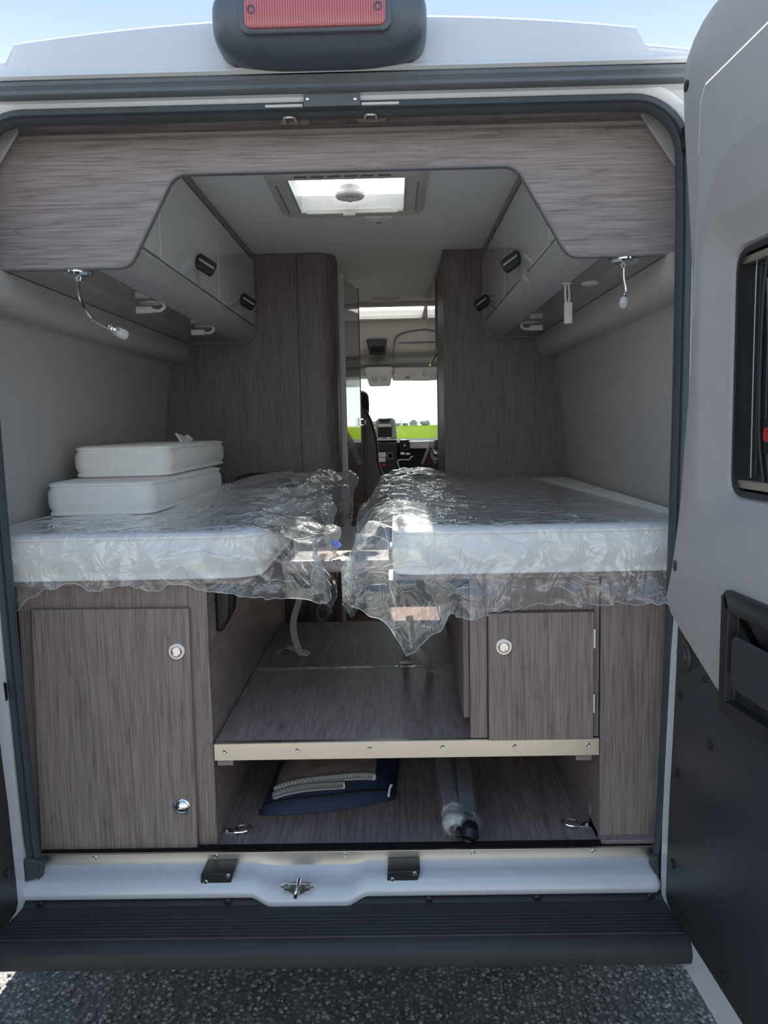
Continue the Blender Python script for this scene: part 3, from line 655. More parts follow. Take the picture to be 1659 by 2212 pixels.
# loose lamp connectors hanging from their holes
def connector(px, py, label, hang=False):
    c = at(px, py, Z=1.992); root = thing('cable_connector', label, 'connector', c, 'wired connectors under the overhead cabinets')
    if hang:
        MB().lathe([(.012,0),(.016,0),(.016,-.003),(.012,-.003)], c, 'Z', 18).build('hole_rim', 'whiteplastic', root)
        for k in (-1, 1): MB().tube(spline([c+Vector((.004*k,0,0)), c+Vector((.006*k,-.004,-.03)), c+Vector((.004*k,-.006,-.055))], 6), .0032, 8).build('wire', 'whiteplastic', root)
        b = c+Vector((.002,-.006,-.082)); pb = MB().box(b.x-.011,b.x+.011,b.y-.007,b.y+.007,b.z-.032,b.z+.028).build('plug', 'whiteplastic', root, bevel=.002)
        MB().box(b.x-.004,b.x+.005,b.y-.0085,b.y-.006,b.z-.012,b.z+.010).build('plug_window', 'abs', pb)
    else:
        s_ = 1 if px < 800 else -1
        MB().lathe([(.030,0),(.036,0),(.036,-.002),(.030,-.002)], c, 'Z', 22).build('hole_rim', 'whiteplastic', root)
        for k in (0, 1):
            MB().tube(spline([c+Vector((s_*.034,.0,-.0)), c+Vector((s_*(.036+.004*k),-.004,-.014)), c+Vector((s_*(.020+.005*k),-.012,-.026)), c+Vector((s_*.002,-.012,-.024+.004*k))], 6), .0042, 8).build('wire', 'whiteplastic', root)
        b = c+Vector((-s_*.020,-.012,-.022)); pb = MB().box(b.x-.026,b.x+.024,b.y-.008,b.y+.008,b.z-.010,b.z+.010).build('plug', 'whiteplastic', root, bevel=.002)
        MB().box(b.x-.010,b.x+.010,b.y-.0095,b.y-.007,b.z-.005,b.z+.005).build('plug_window', 'abs', pb)
connector(328, 655, 'beige wired connector under the left cabinet, nearer the reading lamp')
connector(440, 706, 'beige wired connector under the left cabinet, nearer the wardrobe')
connector(1147, 697, 'beige wired connector under the right cabinet, far from the lamp')
connector(1225, 612, 'beige wired plug hanging straight down below the right cabinet', True)
c = at(1275, 612, Z=1.992); tag(MB().lathe([(.0005,-.005),(.020,-.005),(.025,-.003),(.026,0),(.0005,0)], c, 'Z', 26).build('hole_cap', 'whiteplastic'), 'round pale hole cap under the right cabinet beside the hanging plug', 'cap')

# ------------------------------------------------------------------ wardrobe and tall cabinet across the far end of the beds
wd = thing('wardrobe', 'tall wood grain wardrobe with rounded corner behind the left bed', 'wardrobe', (-.55,1.9,FZ))
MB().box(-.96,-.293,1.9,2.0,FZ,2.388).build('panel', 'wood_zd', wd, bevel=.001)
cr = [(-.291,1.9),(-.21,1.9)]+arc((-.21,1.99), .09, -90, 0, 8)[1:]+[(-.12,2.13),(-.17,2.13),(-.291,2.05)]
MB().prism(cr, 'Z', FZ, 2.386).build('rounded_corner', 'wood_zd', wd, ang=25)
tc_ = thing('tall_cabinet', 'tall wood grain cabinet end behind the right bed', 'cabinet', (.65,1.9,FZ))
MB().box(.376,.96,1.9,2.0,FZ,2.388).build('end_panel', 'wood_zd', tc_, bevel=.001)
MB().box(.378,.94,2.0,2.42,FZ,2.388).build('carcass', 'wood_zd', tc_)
kt = thing('kitchen_cabinet', 'dark gloss fronted tall kitchen unit just past the right tall cabinet', 'cabinet', (.6,2.9,FZ))
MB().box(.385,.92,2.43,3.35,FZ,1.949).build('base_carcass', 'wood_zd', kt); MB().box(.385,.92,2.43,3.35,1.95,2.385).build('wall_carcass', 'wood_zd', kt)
for z0, z1 in ((.56,.98),(1.0,1.44),(1.455,1.96)): MB().box(.372,.385,2.44,3.34,z0,z1).build('front', 'mirror', kt, bevel=.002)
MB().box(.366,.385,2.44,3.34,1.97,2.36).build('upper_front', 'mirror', kt, bevel=.002)
MB().box(.350,.366,2.7,2.82,1.30,1.32).build('handle', 'steel', kt, bevel=.003)

# gloss washroom door standing ajar
gd = thing('washroom_door', 'tall mirror gloss washroom door standing ajar in the aisle', 'door', (-.125,2.15,.66))
gdir = Vector((.14,.99,0)).normalized()
def gbox(d0, d1, w0, w1, z0, z1):
    n_ = Vector((-gdir.y, gdir.x, 0)); o_ = Vector((-.098,2.17,0)); V = []
    for z in (z0, z1):
        for d_, w_ in ((d0,w0),(d1,w0),(d1,w1),(d0,w1)): q = o_+gdir*d_+n_*w_; V.append((q.x, q.y, z))
    return MB().add(V, [(3,2,1,0),(4,5,6,7),(0,1,5,4),(1,2,6,5),(2,3,7,6),(3,0,4,7)])
gbox(.002,.41,.002,.026,.66,2.33).build('leaf', 'wood_zd', gd)
gbox(.004,.40,-.002,.002,1.50,2.325).build('mirror_panel', 'mirror', gd)
gbox(.004,.40,-.002,.002,.665,1.494).build('gloss_panel', simple('gloss with painted wood reflection', (.27,.21,.175), .15, coat=.6), gd)  # brown base colour stands in for wood reflected in the gloss
gbox(-.004,.003,-.004,.042,.655,2.335).build('edge_strip', 'labelwhite', gd)
gbox(.40,.412,-.004,.028,.655,2.335).build('far_edge_strip', 'edge', gd)
gbox(.33,.42,-.012,-.002,1.60,1.64).build('latch', 'chrome', gd, bevel=.002)
gbox(.395,.45,-.022,-.004,1.605,1.632).build('latch_bolt', 'blackplastic', gd, bevel=.002)

# curved wood partition and seat behind it
pt = thing('seat_partition', 'curved wood grain partition at the end of the bench seat', 'partition', (.0,2.8,FZ))
cv = [(.079,FZ),(.079,1.085),(.083,1.20),(.077,1.262),(.052,1.33),(.034,1.39),(.033,1.477),(.024,1.545),(-.001,1.63),(-.030,1.69),(-.06,1.72),(-.30,1.72),(-.30,FZ)]
MB().prism(cv, 'Y', 2.80, 2.825).build('panel', 'wood_zd', pt, bevel=.002)
co = [(a+.012, b) for a, b in cv[:10]]+[(-.05,1.70),(-.05,FZ)]
MB().prism(co, 'Y', 2.827, 2.95).build('padded_back', 'leather', pt, bevel=.01)
hr = thing('driver_chair', 'dark cab seat with headrest partly behind the wood partition', 'seat', (-.15,3.6,.6))
def sq(c, s_, e=.5, n=(20,12)):
    sg_ = lambda w: math.copysign(abs(w)**e, w)
    def fn(u, v):
        a, b = 2*math.pi*u, math.pi*(v-.5); return (c[0]+s_[0]*sg_(math.cos(b))*sg_(math.cos(a)), c[1]+s_[1]*sg_(math.cos(b))*sg_(math.sin(a)), c[2]+s_[2]*sg_(math.sin(b)))
    return MB().grid(fn, *n)
sq((-.15,3.62,1.74), (.125,.05,.10)).build('headrest', 'upholstery', hr); sq((-.22,3.62,1.30), (.24,.07,.36)).build('backrest', 'upholstery', hr); sq((-.22,3.9,.95), (.24,.28,.08)).build('seat_cushion', 'upholstery', hr)
hr = thing('passenger_chair', 'grey upholstered passenger seat beyond the right bed', 'seat', (.33,3.7,.6))
sq((.34,3.75,1.17), (.245,.26,.07)).build('seat_cushion', 'upholstery', hr); MB().tube([(.11,3.52,1.19),(.35,3.49,1.20),(.56,3.52,1.19)], .006, 6).build('seam_piping', 'silver', hr)
br = MB().prism([(.352,1.33),(.415,1.33),(.455,1.585),(.440,1.60)], 'Y', 3.60, 3.66)
hr2 = thing('folded_backrest', 'brown leather backrest leaning by a dark table edge at the right of the cab', 'backrest', (.4,3.6,1.2))
sq((.425,3.66,1.42), (.065,.05,.17), .7).xf(Matrix.Translation((.425,3.66,1.42)) @ Matrix.Rotation(math.radians(22), 4, 'Y') @ Matrix.Translation((-.425,-3.66,-1.42))).build('pad', 'leather', hr2)
MB().prism([(.318,1.335),(.336,1.335),(.424,1.535),(.406,1.535)], 'Y', 3.60, 3.615).build('table_edge', 'silver', hr2, bevel=.002)
MB().prism([(.398,1.50),(.424,1.50),(.446,1.578),(.420,1.578)], 'Y', 3.585, 3.60).build('strap_end', 'blackplastic', hr2, bevel=.002)

# ------------------------------------------------------------------ cab
ds = thing('dashboard', 'dark dashboard with vents and radio in front of the windscreen', 'dashboard', (0,5.0,1.0))
MB().prism([(4.98,.6),(4.98,1.36),(4.93,1.40),(4.95,1.455),(5.05,1.485),(5.35,1.47),(5.45,.6)], 'X', -.9, .95).build('body', 'dash', ds, bevel=.01)
MB().box(-.07,.165,4.90,4.99,1.00,1.452).build('centre_stack', 'blackplastic', ds, bevel=.008)
hd = MB().prism([(-.030,1.48),(.165,1.48),(.152,1.64),(.125,1.665),(.02,1.665),(-.012,1.64)], 'Y', 4.93, 5.02).build('tablet_holder', 'silver', ds, bevel=.012)
MB().box(.005,.122,4.915,4.94,1.50,1.585).build('holder_pad', 'blackplastic', hd, bevel=.004)
MB().box(.01,.115,4.905,4.925,1.585,1.61).build('holder_clamp', 'labelwhite', hd, bevel=.003)
MB().box(.018,.108,4.90,4.935,1.63,1.655).build('holder_top', 'blackplastic', hd, bevel=.003)
for x in (.012,.078): MB().box(x,x+.028,4.89,4.91,1.486,1.498).build('holder_button', 'labelwhite', hd, bevel=.002)
MB().box(-.05,.068,4.885,4.90,1.335,1.375).box(-.05,.064,4.885,4.90,1.295,1.33).build('radio_panel', 'abs', ds, bevel=.002)
MB().lathe([(.030,0),(.030,.004),(.026,.006),(.016,.006),(.016,.016),(.001,.016)], (.103,4.895,1.343), 'Y', 24).build('climate_knob', 'dash', ds)
MB().loop([(.103+.026*math.cos(a*.3142),4.888,1.343+.026*math.sin(a*.3142)) for a in range(20)], .0025).build('knob_ring', 'silver', ds)
MB().box(.035,.07,4.885,4.90,1.262,1.280).build('hazard_button', 'red', ds, bevel=.002)
vt = MB().box(.185,.265,4.905,4.935,1.385,1.475).build('air_vent', 'blackplastic', ds, bevel=.004)
for i in range(5): MB().box(.195+.014*i,.200+.014*i,4.898,4.91,1.392,1.468).build('vent_slat', 'dash', vt)
MB().lathe([(.008,0),(.008,.008),(.001,.008)], (.226,4.898,1.428), 'Y', 12).build('vent_knob', 'labelwhite', vt)
MB().box(.19,.225,4.89,4.91,1.352,1.372).box(.235,.27,4.89,4.91,1.350,1.366).build('vent_tab', 'labelwhite', ds, bevel=.002)
MB().box(.27,.60,4.93,4.96,1.40,1.462).build('silver_trim', 'silver', ds, bevel=.006)
MB().tube(spline([(.178,4.90,1.24),(.165,4.88,1.29),(.185,4.88,1.31),(.26,4.88,1.31),(.275,4.88,1.33),(.295,4.88,1.335)], 5), .006, 8).build('grab_handle', 'silver', ds)
MB().tube([(.165,4.89,1.20),(.19,4.87,1.235)], [.012,.014], 10).build('gear_knob', 'labelwhite', ds)
ws = struct('window_1', MB().add([(-.9,4.52,1.98),(.9,4.52,1.98),(.92,5.42,1.44),(-.92,5.42,1.44)], [(0,1,2,3)]), 'screen', 'windscreen glass in front of the green field', solid=.005)
hl = thing('cab_headliner', 'grey moulded cab headliner with a dark cubby and sun visors', 'headliner', (0,4.5,2.1))
MB().prism([(4.24,2.39),(4.26,2.36),(4.62,2.12),(4.62,2.06),(4.56,1.99),(4.62,1.965),(4.75,2.06),(4.75,2.42),(4.24,2.42)], 'X', -.95, .95).build('moulding', 'abs', hl, bevel=.01)
MB().prism([(-.060,2.252),(.098,2.252),(.082,2.150),(-.036,2.150)], 'Y', 4.40, 4.60).build('cubby', 'blackplastic', hl, bevel=.006)
MB().box(-.026,.072,4.388,4.405,2.158,2.20).build('cubby_tray', 'dash', hl, bevel=.004)
MB().tube(spline([(.145,4.50,2.11),(.152,4.44,2.20),(.19,4.37,2.28),(.36,4.33,2.31),(.55,4.33,2.31)], 6), .006, 6).build('locker_seam', 'edge', hl)
MB().tube(spline([(.15,4.46,2.235),(.30,4.45,2.225),(.55,4.46,2.235)], 5), .005, 6).build('locker_handle_groove', 'edge', hl)
MB().box(-.95,.95,4.545,4.585,2.075,2.10).build('header_rail', 'flat_lining', hl, bevel=.008)
vi = MB().prism([(.135,1.945),(.55,1.935),(.55,2.045),(.150,2.045)], 'Y', 4.50, 4.53).build('sun_visor', 'abs', hl, bevel=.008)
vl = MB().box(.352,.468,4.496,4.500,1.960,2.015).build('visor_label', 'labelwhite', vi)
MB().box(.235,.27,4.495,4.501,1.962,1.972).build('visor_clip', 'edge', vi)
cs = MB().prism(fillet([(-.085,2.05),(.145,2.05),(.115,1.905),(-.045,1.905)], .02), 'Y', 4.46, 4.56).build('roof_console', 'abs', hl, bevel=.006)
for x in (.0,.068):
    MB().lathe([(.026,0),(.026,.004),(.020,.007),(.001,.007)], (x,4.46,1.965), 'Y', 20).build('map_lamp', 'silver', cs)
# label print on the visor
for kx, r in ((.385,.018),(.385,.010)): MB().loop([(kx+r*1.3*math.cos(i*.3927),4.495,1.989+r*math.sin(i*.3927)) for i in range(16)], .0016, 5).build('label_mark', 'labelgrey', hl)
for i in range(4): MB().box(.418,.460,4.494,4.4965,1.970+.011*i,1.974+.011*i).build('label_line', 'labelgrey', hl)

# ------------------------------------------------------------------ rooflights and ceiling lamps
def rooflight(nm, V, label, grip):
    x0, x1, y0, y1 = V; root = thing('rooflight', label, 'rooflight', ((x0+x1)/2,(y0+y1)/2,CE), 'rooflights in the van ceiling')
    m_ = .052 if grip else .06
    Rr = lambda a, r, z: [(p_[0], p_[1], z) for p_ in rrect(x0-a, x1+a, y0-a, y1+a, r)]
    fr = MB().rings([Rr(-.004,.02,2.434), Rr(-.004,.02,2.372), Rr(.012,.02,2.364), Rr(m_,.05,2.372), Rr(m_+.012,.055,2.381), Rr(m_+.012,.055,2.389)], True, False, False).build('frame', 'abs', root, ang=50)
    if grip:
        for i in range(6): MB().box(x0+.035+.052*i, x0+.075+.052*i, y0-.037, y0-.033, 2.364, 2.3675).build('vent_slot', 'edge', fr)
        for i in range(7):
            for xx in (x0-.034, x1+.030): MB().box(xx, xx+.004, y0+.05+.05*i, y0+.08+.05*i, 2.364, 2.3685).build('vent_slot', 'edge', fr)
        MB().box(x0+.004,x1-.004,y1-.014,y1-.002,2.366,2.384).build('blind_bar', 'whiteplastic', root, bevel=.002)
        MB().box(x0+.16,x0+.205,y1-.016,y1,2.358,2.368).build('blind_catch', 'abs', root, bevel=.002)
        for xx in (x0+.010,x0+.358): MB().box(xx,xx+.020,y1-.03,y1-.015,2.366,2.378).build('corner_catch', 'abs', root, bevel=.002)
        for xx in (x0+.003,x1-.011): MB().box(xx,xx+.008,y0+.005,y1-.005,2.37,2.43).build('blind_rail', 'silver', root)
        MB().lathe([(.0005,2.400),(.046,2.400),(.052,2.406),(.052,2.414),(.040,2.424),(.036,2.44),(.0005,2.44)], (x0+.19,y1-.085,0), 'Z', 28).build('crank_housing', 'abs', root)
        MB().box(x0+.183,x0+.197,y1-.105,y1-.075,2.388,2.401).build('crank_knob', 'silver', root, bevel=.003)
        MB().box(x0+.172,x0+.208,y0+.03,y1-.10,2.455,2.465).build('spindle_arm', 'abs', root, bevel=.003)
        for xx in (x0+.075,x0+.29): MB().prism([(y0+.02,2.450),(y0+.04,2.470),(y1-.06,2.470),(y1-.04,2.450)], 'X', xx, xx+.022).build('dome_rib', 'blind', root)
    else:
        MB().box(x0+.006,x1-.006,y1-.02,y1-.006,2.37,2.40).build('blind_bar', 'whiteplastic', root, bevel=.003)
        MB().box(x1+.005,x1+.02,y1-.12,y1-.03,2.360,2.366).build('slider', 'edge', root)
    def dm(u, v):
        hx, hy = (x1-x0)/2+.03, (y1-y0)/2+.03; a, b = 2*u-1, 2*v-1
        return ((x0+x1)/2+hx*a, (y0+y1)/2+hy*b, 2.437+.065*(1-a**4)*(1-b**4))
    MB().grid(dm, 48, 48).build('dome', 'dome' if grip else 'blind', root)
rooflight('rear', V1, 'rooflight over the beds with clear dome and round crank housing', True)
rooflight('front', V2, 'wide rooflight with a warm blind further forward in the ceiling', False)
for px, py, dx, dy, lab in ((818,474,.057,.060,'flat pale switch lamp on the ceiling just ahead of the rear rooflight'), (834,646,.085,.062,'flat pale switch lamp on the ceiling before the front rooflight')):
    c = at(px, py, Z=CE); root = thing('ceiling_lamp', lab, 'lamp', (c.x,c.y,CE), 'flat ceiling lamps')
    MB().prism(rrect(c.x-dx,c.x+dx,c.y-dy,c.y+dy,.012), 'Z', CE-.010, CE).build('body', 'ceiling', root, bevel=.003)
    MB().prism(rrect(c.x-dx*.62,c.x+dx*.62,c.y-dy*.62,c.y+dy*.55,.006), 'Z', CE-.013, CE-.009).build('cover', 'labelwhite' if py > 600 else 'ceiling', root, bevel=.002)
    MB().box(c.x-.010,c.x+.010,c.y-.004,c.y+.004,CE-.0145,CE-.0125).build('switch', 'edge', root)

# ------------------------------------------------------------------ lower cabinets, raised floor
def push_lock(c, par, big=True):
    c = Vector(c); MB().lathe([(.0135,-.001),(.0215,0),(.0215,.003),(.0195,.0045),(.0150,.0045),(.0150,.001)], c, 'Y', 30).build('lock_ring', 'nickel' if big else 'chrome', par)
    MB().lathe([(.0135,0),(.0135,.006),(.011,.0085),(.001,.0095)] if big else [(.0185,.002),(.018,.009),(.013,.013),(.001,.015)], c, 'Y', 26).build('lock_button', 'chrome', par)
lc = thing('storage_cabinet', 'wood grain storage cabinet below the left bed with one tall door', 'cabinet', (-.58,.1,FZ))
ff = MB().box(-.82,-.790,.100,.118,FZ,1.215).box(-.388,-.340,.100,.118,FZ,1.215).box(-.790,-.388,.100,.118,1.150,1.215).box(-.790,-.388,.110,.118,FZ,1.15)
ff.build('front_frame', 'wood_z', lc, bevel=.001)
dr = MB().prism([(-.778,1.158),(-.382,1.1545),(-.388,.521),(-.794,.524)], 'Y', .080, .0985).build('door', 'wood_z', lc, bevel=.0015)
for i, (px, py) in enumerate(((382,1407),(393,1742))): q = at(px, py, Y=.08); push_lock((q.x,.080,q.z), dr, i == 0)
MB().box(-.358,-.341,.118,1.50,FZ,1.215).build('side_panel', 'wood_y', lc, bevel=.001)
bk = thing('black_bracket', 'curved black plastic bracket on the left cabinet side below the mattress', 'bracket', (-.35,.3,1.1))
MB().prism([(-.341,1.20),(-.341,1.062),(-.325,1.066),(-.305,1.10),(-.298,1.20)], 'Y', .19, .25).build('cover', 'blackplastic', bk, bevel=.008)
MB().prism([(-.341,1.20),(-.341,1.075),(-.318,1.082),(-.300,1.115),(-.292,1.20)], 'Y', .255, .263).build('rim', 'dash', bk, bevel=.002)
rc = thing('bed_locker', 'wood grain locker below the right bed with a hinged door', 'cabinet', (.48,.1,SH))
MB().box(.321,.364,.100,.118,SH+.003,1.215).box(.632,.646,.100,.118,SH+.003,1.215).box(.364,.632,.100,.118,1.130,1.215).box(.364,.632,.110,.118,SH+.003,1.13).build('front_frame', 'wood_z', rc, bevel=.001)
dr = MB().box(.366,.628,.080,.0985,.800,1.128).build('door', 'wood_z', rc, bevel=.0015)
q = at(1088,1397,Y=.08); push_lock((q.x,.080,q.z), dr)
for z in (1.06,.893): MB().tube([(.631,.084,z-.024),(.631,.084,z+.024)], .004, 8).build('hinge', 'nickel', dr)
MB().box(.333,.348,.118,1.35,SH+.003,1.215).build('side_panel', 'wood_y', rc, bevel=.001)
MB().box(.309,.324,.16,.66,.832,1.19).build('side_flap', 'wood_z', rc, bevel=.001)
cp = thing('corner_panel', 'tall wood grain corner panel at the right of the load opening', 'panel', (.72,.1,FZ))
MB().box(.649,.83,.096,.114,.536,1.215).build('face', 'wood_z', cp, bevel=.001)
MB().box(.649,.664,.114,1.3,FZ,SH-.05).build('side', 'wood_y', cp)
MB().box(.649,.80,.07,.20,FZ,.536).build('plinth', 'vinyl', cp, bevel=.001)
MB().lathe([(.019,0),(.019,.002),(.017,.003),(.001,.003)], (.649,.203,.560), 'X', 22).xf(Matrix.Translation((2*.649,0,0)) @ Matrix.Scale(-1, 4, (1,0,0))).build('round_cap', 'wood_y', cp)
sh = thing('raised_floor', 'wood print raised load floor with a brushed aluminium front edge', 'shelf', (.15,.1,SH))
MB().box(-.338,.646,.112,.73,SH-.018,SH).build('board', 'vinyl', sh)
MB().box(-.338,.34,.736,1.38,SH-.018,SH-.001).build('rear_board', 'wood_y', sh)
MB().box(-.338,.34,.728,.737,SH-.004,SH+.004).build('joint_strip', 'filmbag', sh)
MB().box(-.336,.646,.090,.094,SH-.043,SH+.001).box(-.336,.646,.094,.112,SH-.001,SH+.0015).build('aluminium_edge', 'alu', sh, bevel=.0008)
MB().box(-.338,.646,.094,.112,SH-.040,SH-.001).build('edge_core', 'rubber', sh)
for px, py in ((486,1624),(643,1620),(799,1616),(955,1613),(1111,1611),(1270,1609)):
    q = at(px, py, Y=.09); MB().lathe([(.0055,0),(.0055,.0008),(.004,.0018),(.002,.001),(.0005,.001)], (q.x,.0898,q.z), 'Y', 12).build('screw', 'steel', sh)
for x in (-.332,.590): MB().box(x,x+.040,.105,.60,SH-.062,SH-.0185).build('cleat', 'wood_y', sh)
MB().box(-.338,.34,1.36,1.38,FZ,SH-.02).build('riser', 'wood_y', sh)

# bed bases and bridging board
for nm, x0, x1, lab in (('l',-.90,-.225,'thin wood bed base board under the left mattress'), ('r',.13,.90,'thin wood bed base board under the right mattress')):
    tag(MB().box(x0,x1,.085,1.89,1.2155,1.2275).build('bed_platform', 'wood_y', bevel=.001), lab, 'bed base', 'bed base boards')
tb = fillet([(.19,1.252),(.19,1.217),(.90,1.217),(.90,1.252)], [.012,.012,0,0])
tag(MB().prism([(a, b-.0) for a, b in tb], 'X', -.16, .12).build('bridge_board', 'wood_y', bevel=.001), 'wood grain bridging board with rounded front edge between the two beds', 'board')

# ------------------------------------------------------------------ mattresses and cushions
def offs(poly, d): return inset(poly, -d)
def pad(root, poly, z0, z1, mat='foam', name='cover', bulge=.010):
    h_ = z1-z0; lv = [(0,-.012),(.004,-.002),(.012,.002),(.3*h_,bulge),(.5*h_,bulge*1.15),(.7*h_,bulge),(h_-.012,.002),(h_-.004,-.002),(h_,-.012)]
    mb = MB().rings([[(p_[0], p_[1], z0+dz) for p_ in offs(poly, o_)] for dz, o_ in lv]); mb.build(name, mat, root, ang=60)
    for z in (z0+.009, z1-.009): MB().loop([(p_[0], p_[1], z) for p_ in offs(poly, .004)], .0058).build('piping', 'pipe', root)
MZ0, MZ1 = 1.228, 1.345
ml = thing('mattress', 'thick white mattress on the left bed, under film and two loose cushions', 'mattress', (-.55,1.0,MZ0), 'bed mattresses')
pad(ml, fillet([(-.935,.07),(-.205,.07),(-.205,1.885),(-.935,1.885)], [.02,.07,.02,.02], 6), MZ0, MZ1)
mr = thing('mattress', 'thick white mattress on the right bed, wrapped in clear film', 'mattress', (.53,1.0,MZ0), 'bed mattresses')
pad(mr, fillet([(.140,.07),(.935,.07),(.935,1.885),(.140,1.885)], [.05,.02,.02,.02], 6), MZ0, MZ1)
c1 = thing('infill_cushion', 'lower white cushion of the stack on the left mattress', 'cushion', (-.74,.9,MZ1), 'loose white cushions')
pad(c1, fillet([(-.895,.50),(-.60,.515),(-.555,1.33),(-.90,1.32)], [.03,.05,.05,.03], 5), MZ1+.001, 1.450, bulge=.012)
c2 = thing('infill_cushion', 'upper white cushion of the stack, with a small tag on top', 'cushion', (-.74,1.0,1.451), 'loose white cushions')
pad(c2, fillet([(-.870,.66),(-.592,.69),(-.575,1.48),(-.885,1.46)], [.03,.05,.05,.03], 5), 1.4515, 1.552, bulge=.012)
MB().ribbon(spline([(-.66,1.25,1.552),(-.665,1.235,1.562),(-.675,1.22,1.571),(-.69,1.21,1.566)], 4), .045, (.9,.3,0)).build('tag', 'labelwhite', c2)
tag(MB().rings([[(a, b, z) for a, b in rrect(-.54-o_*-.0, -.28, 1.52, 1.82, .03)] for z, o_ in ((MZ1+.001,0),(MZ1+.05,0))]).build('dark_pad', 'upholstery', bevel=.012), 'dark folded pad on the left mattress against the wardrobe', 'pad')

# ------------------------------------------------------------------ clear plastic film covers
def ridged(p_, f): return 1-abs(noise.noise(Vector(p_)*f))*2.2
def crumple(P, N, A, seed=0):
    out = []
    for q, n_, a in zip(P, N, A):
        s_ = Vector((seed, seed*.7, 0)); w = q+s_+.06*Vector((noise.noise(q*6+s_), noise.noise(q*6+s_+Vector((9,0,0))), 0))
        h_ = .62*(ridged(w, 4.6)-.5)+.34*(ridged(w*1.0+Vector((3,1,5)), 10)-.5)+.13*(ridged(w+Vector((7,2,1)), 26)-.5)
        out.append(q+n_*(a*h_))
    return out
def make_film(name, root, fn, nu, nv, seed):
    """fn(u,v) -> (point, crumple amplitude) or None where the sheet ends"""
    pts = [fn(i/nu, j/nv) for j in range(nv+1) for i in range(nu+1)]
    P = [p_[0] for p_ in pts]; A = [p_[1] for p_ in pts]; N = []
    for j in range(nv+1):
        for i in range(nu+1):
            g = lambda a, b: P[max(0, min(nv, b))*(nu+1)+max(0, min(nu, a))]
            n_ = (g(i+1, j)-g(i-1, j)).cross(g(i, j+1)-g(i, j-1)); N.append(n_.normalized() if n_.length > 1e-9 else Vector((0,0,1)))
    Q = crumple(P, N, A, seed)
    fc = [(j*(nu+1)+i, j*(nu+1)+i+1, (j+1)*(nu+1)+i+1, (j+1)*(nu+1)+i) for j in range(nv) for i in range(nu)]
    ob = MB().add(Q, fc).build(name, 'film', root, ang=180)
    G = lambda i, j: Q[max(0, min(nv, j))*(nu+1)+max(0, min(nu, i))]
    hem = MB().tube([G(i, 0) for i in range(nu+1)], .0012, 5).tube([G(nu, j) for j in range(nv+1)], .0010, 5)
    tag(hem.build('hem', 'filmhem', ob), kind='stuff')
    rnd = random.Random(seed); cr_ = MB()
    for k in range(170):
        front = k < 105
        i, j = (rnd.uniform(0, nu), rnd.uniform(0, .22*nv)) if front else (rnd.choice((rnd.uniform(0, .3), rnd.uniform(.7, 1)) if seed > 5 else (rnd.uniform(0, .35), rnd.uniform(0, .35)))*nu, rnd.uniform(.15, .9)*nv)
        a_ = rnd.uniform(0, 6.28); L_ = rnd.choice((6, 8, 12, 18)); pl = []
        for q in range(L_):
            ii, jj = int(i), int(j)
            if not (0 < ii < nu and 0 < jj < nv): break
            fi, fj = i-ii, j-jj
            pl.append(G(ii,jj)*(1-fi)*(1-fj)+G(ii+1,jj)*fi*(1-fj)+G(ii,jj+1)*(1-fi)*fj+G(ii+1,jj+1)*fi*fj)
            i += math.cos(a_)*1.3; j += math.sin(a_)*1.3; a_ += rnd.uniform(-.22, .22)
        if len(pl) > 3: cr_.tube(pl, [.0008*math.sin(math.pi*(q+.5)/len(pl))+.00015 for q in range(len(pl))], 4)
    tag(cr_.build('crease_ridges', 'filmhem', ob), kind='stuff')
    return ob
out_ = lambda d, m_: m_*(1-math.exp(-d/(m_*1.3)))
fr_ = thing('plastic_cover', 'clear crumpled plastic cover over the right mattress, one corner hanging to a point', 'plastic cover', (.45,.8,MZ1), 'clear plastic covers on the mattresses')
BR = [(-.26,.15),(-.085,.165),(.0,.235),(.05,.305),(.10,.275),(.165,.245),(.19,.215),(.30,.20),(.62,.185),(1.0,.19)]
def film_r(u, v):
    s_ = -.245+1.245*u; a = max(0, -s_); oh = .082
    if v < .17:
        tt = 0; b = (1-v/.17)*(lerp_tab(BR, s_)+.018*noise.noise(Vector((u*13,0,3)))+.012*noise.noise(Vector((u*41,2,3))))
    else: tt = (v-.17)/.83*1.83; b = 0
    sx_ = max(0, s_); xr = .855-.12*(tt/1.83)
    ohv = oh*(1+.35*noise.noise(Vector((tt*3.1,0,7)))) if tt else oh
    ohv *= 1-.55*smooth01((tt-.9)/.6)
    dn = max(0, a-oh)*(1+.5*noise.noise(Vector((tt*6,3,5))))
    side = min(a, oh)/oh*ohv
    x = .122+sx_*(xr-.122)-side-.02*smooth01(dn/.1)
    y = .050+tt-out_(b, .026)+max(0, a-oh)*smooth01(b/.06)-.022*smooth01((b-.10)/.10)*abs(noise.noise(Vector((u*11,b*3,4))))*2
    hump = .050*math.exp(-((x-.27)/.13)**2-((y-1.62)/.22)**2)+.020*math.exp(-((x-.16)/.07)**2)*smooth01(y/.3)
    drop = (dn**2+b**2)**.5
    z = MZ1+.009+hump-drop*.97-.10*side*smooth01(side/.03)-.012*smooth01(b/.03)-.03*smooth01((side-.03)/.05)*(b == 0)
    rip = .010*math.sin(y*30+x*9+2*noise.noise(Vector((x*5,y*5,1))))*math.exp(-((x-.22)/.13)**2)*smooth01((y-.25)/.2)*(a == 0)
    amp = .007+.024*smooth01((a+b)/.06)+.014*math.exp(-((x-.15)/.12)**2)+.012*smooth01((b-.12)/.08)
    if a == 0 and b == 0: amp *= min(1, .16+.84*math.exp(-min((sx_/.22)**2, 9))+.35*smooth01(1-y/.1))
    return (Vector((x, y, z+max(rip, -.004))), amp)
make_film('film_sheet', fr_, film_r, 190, 250, 3.1)
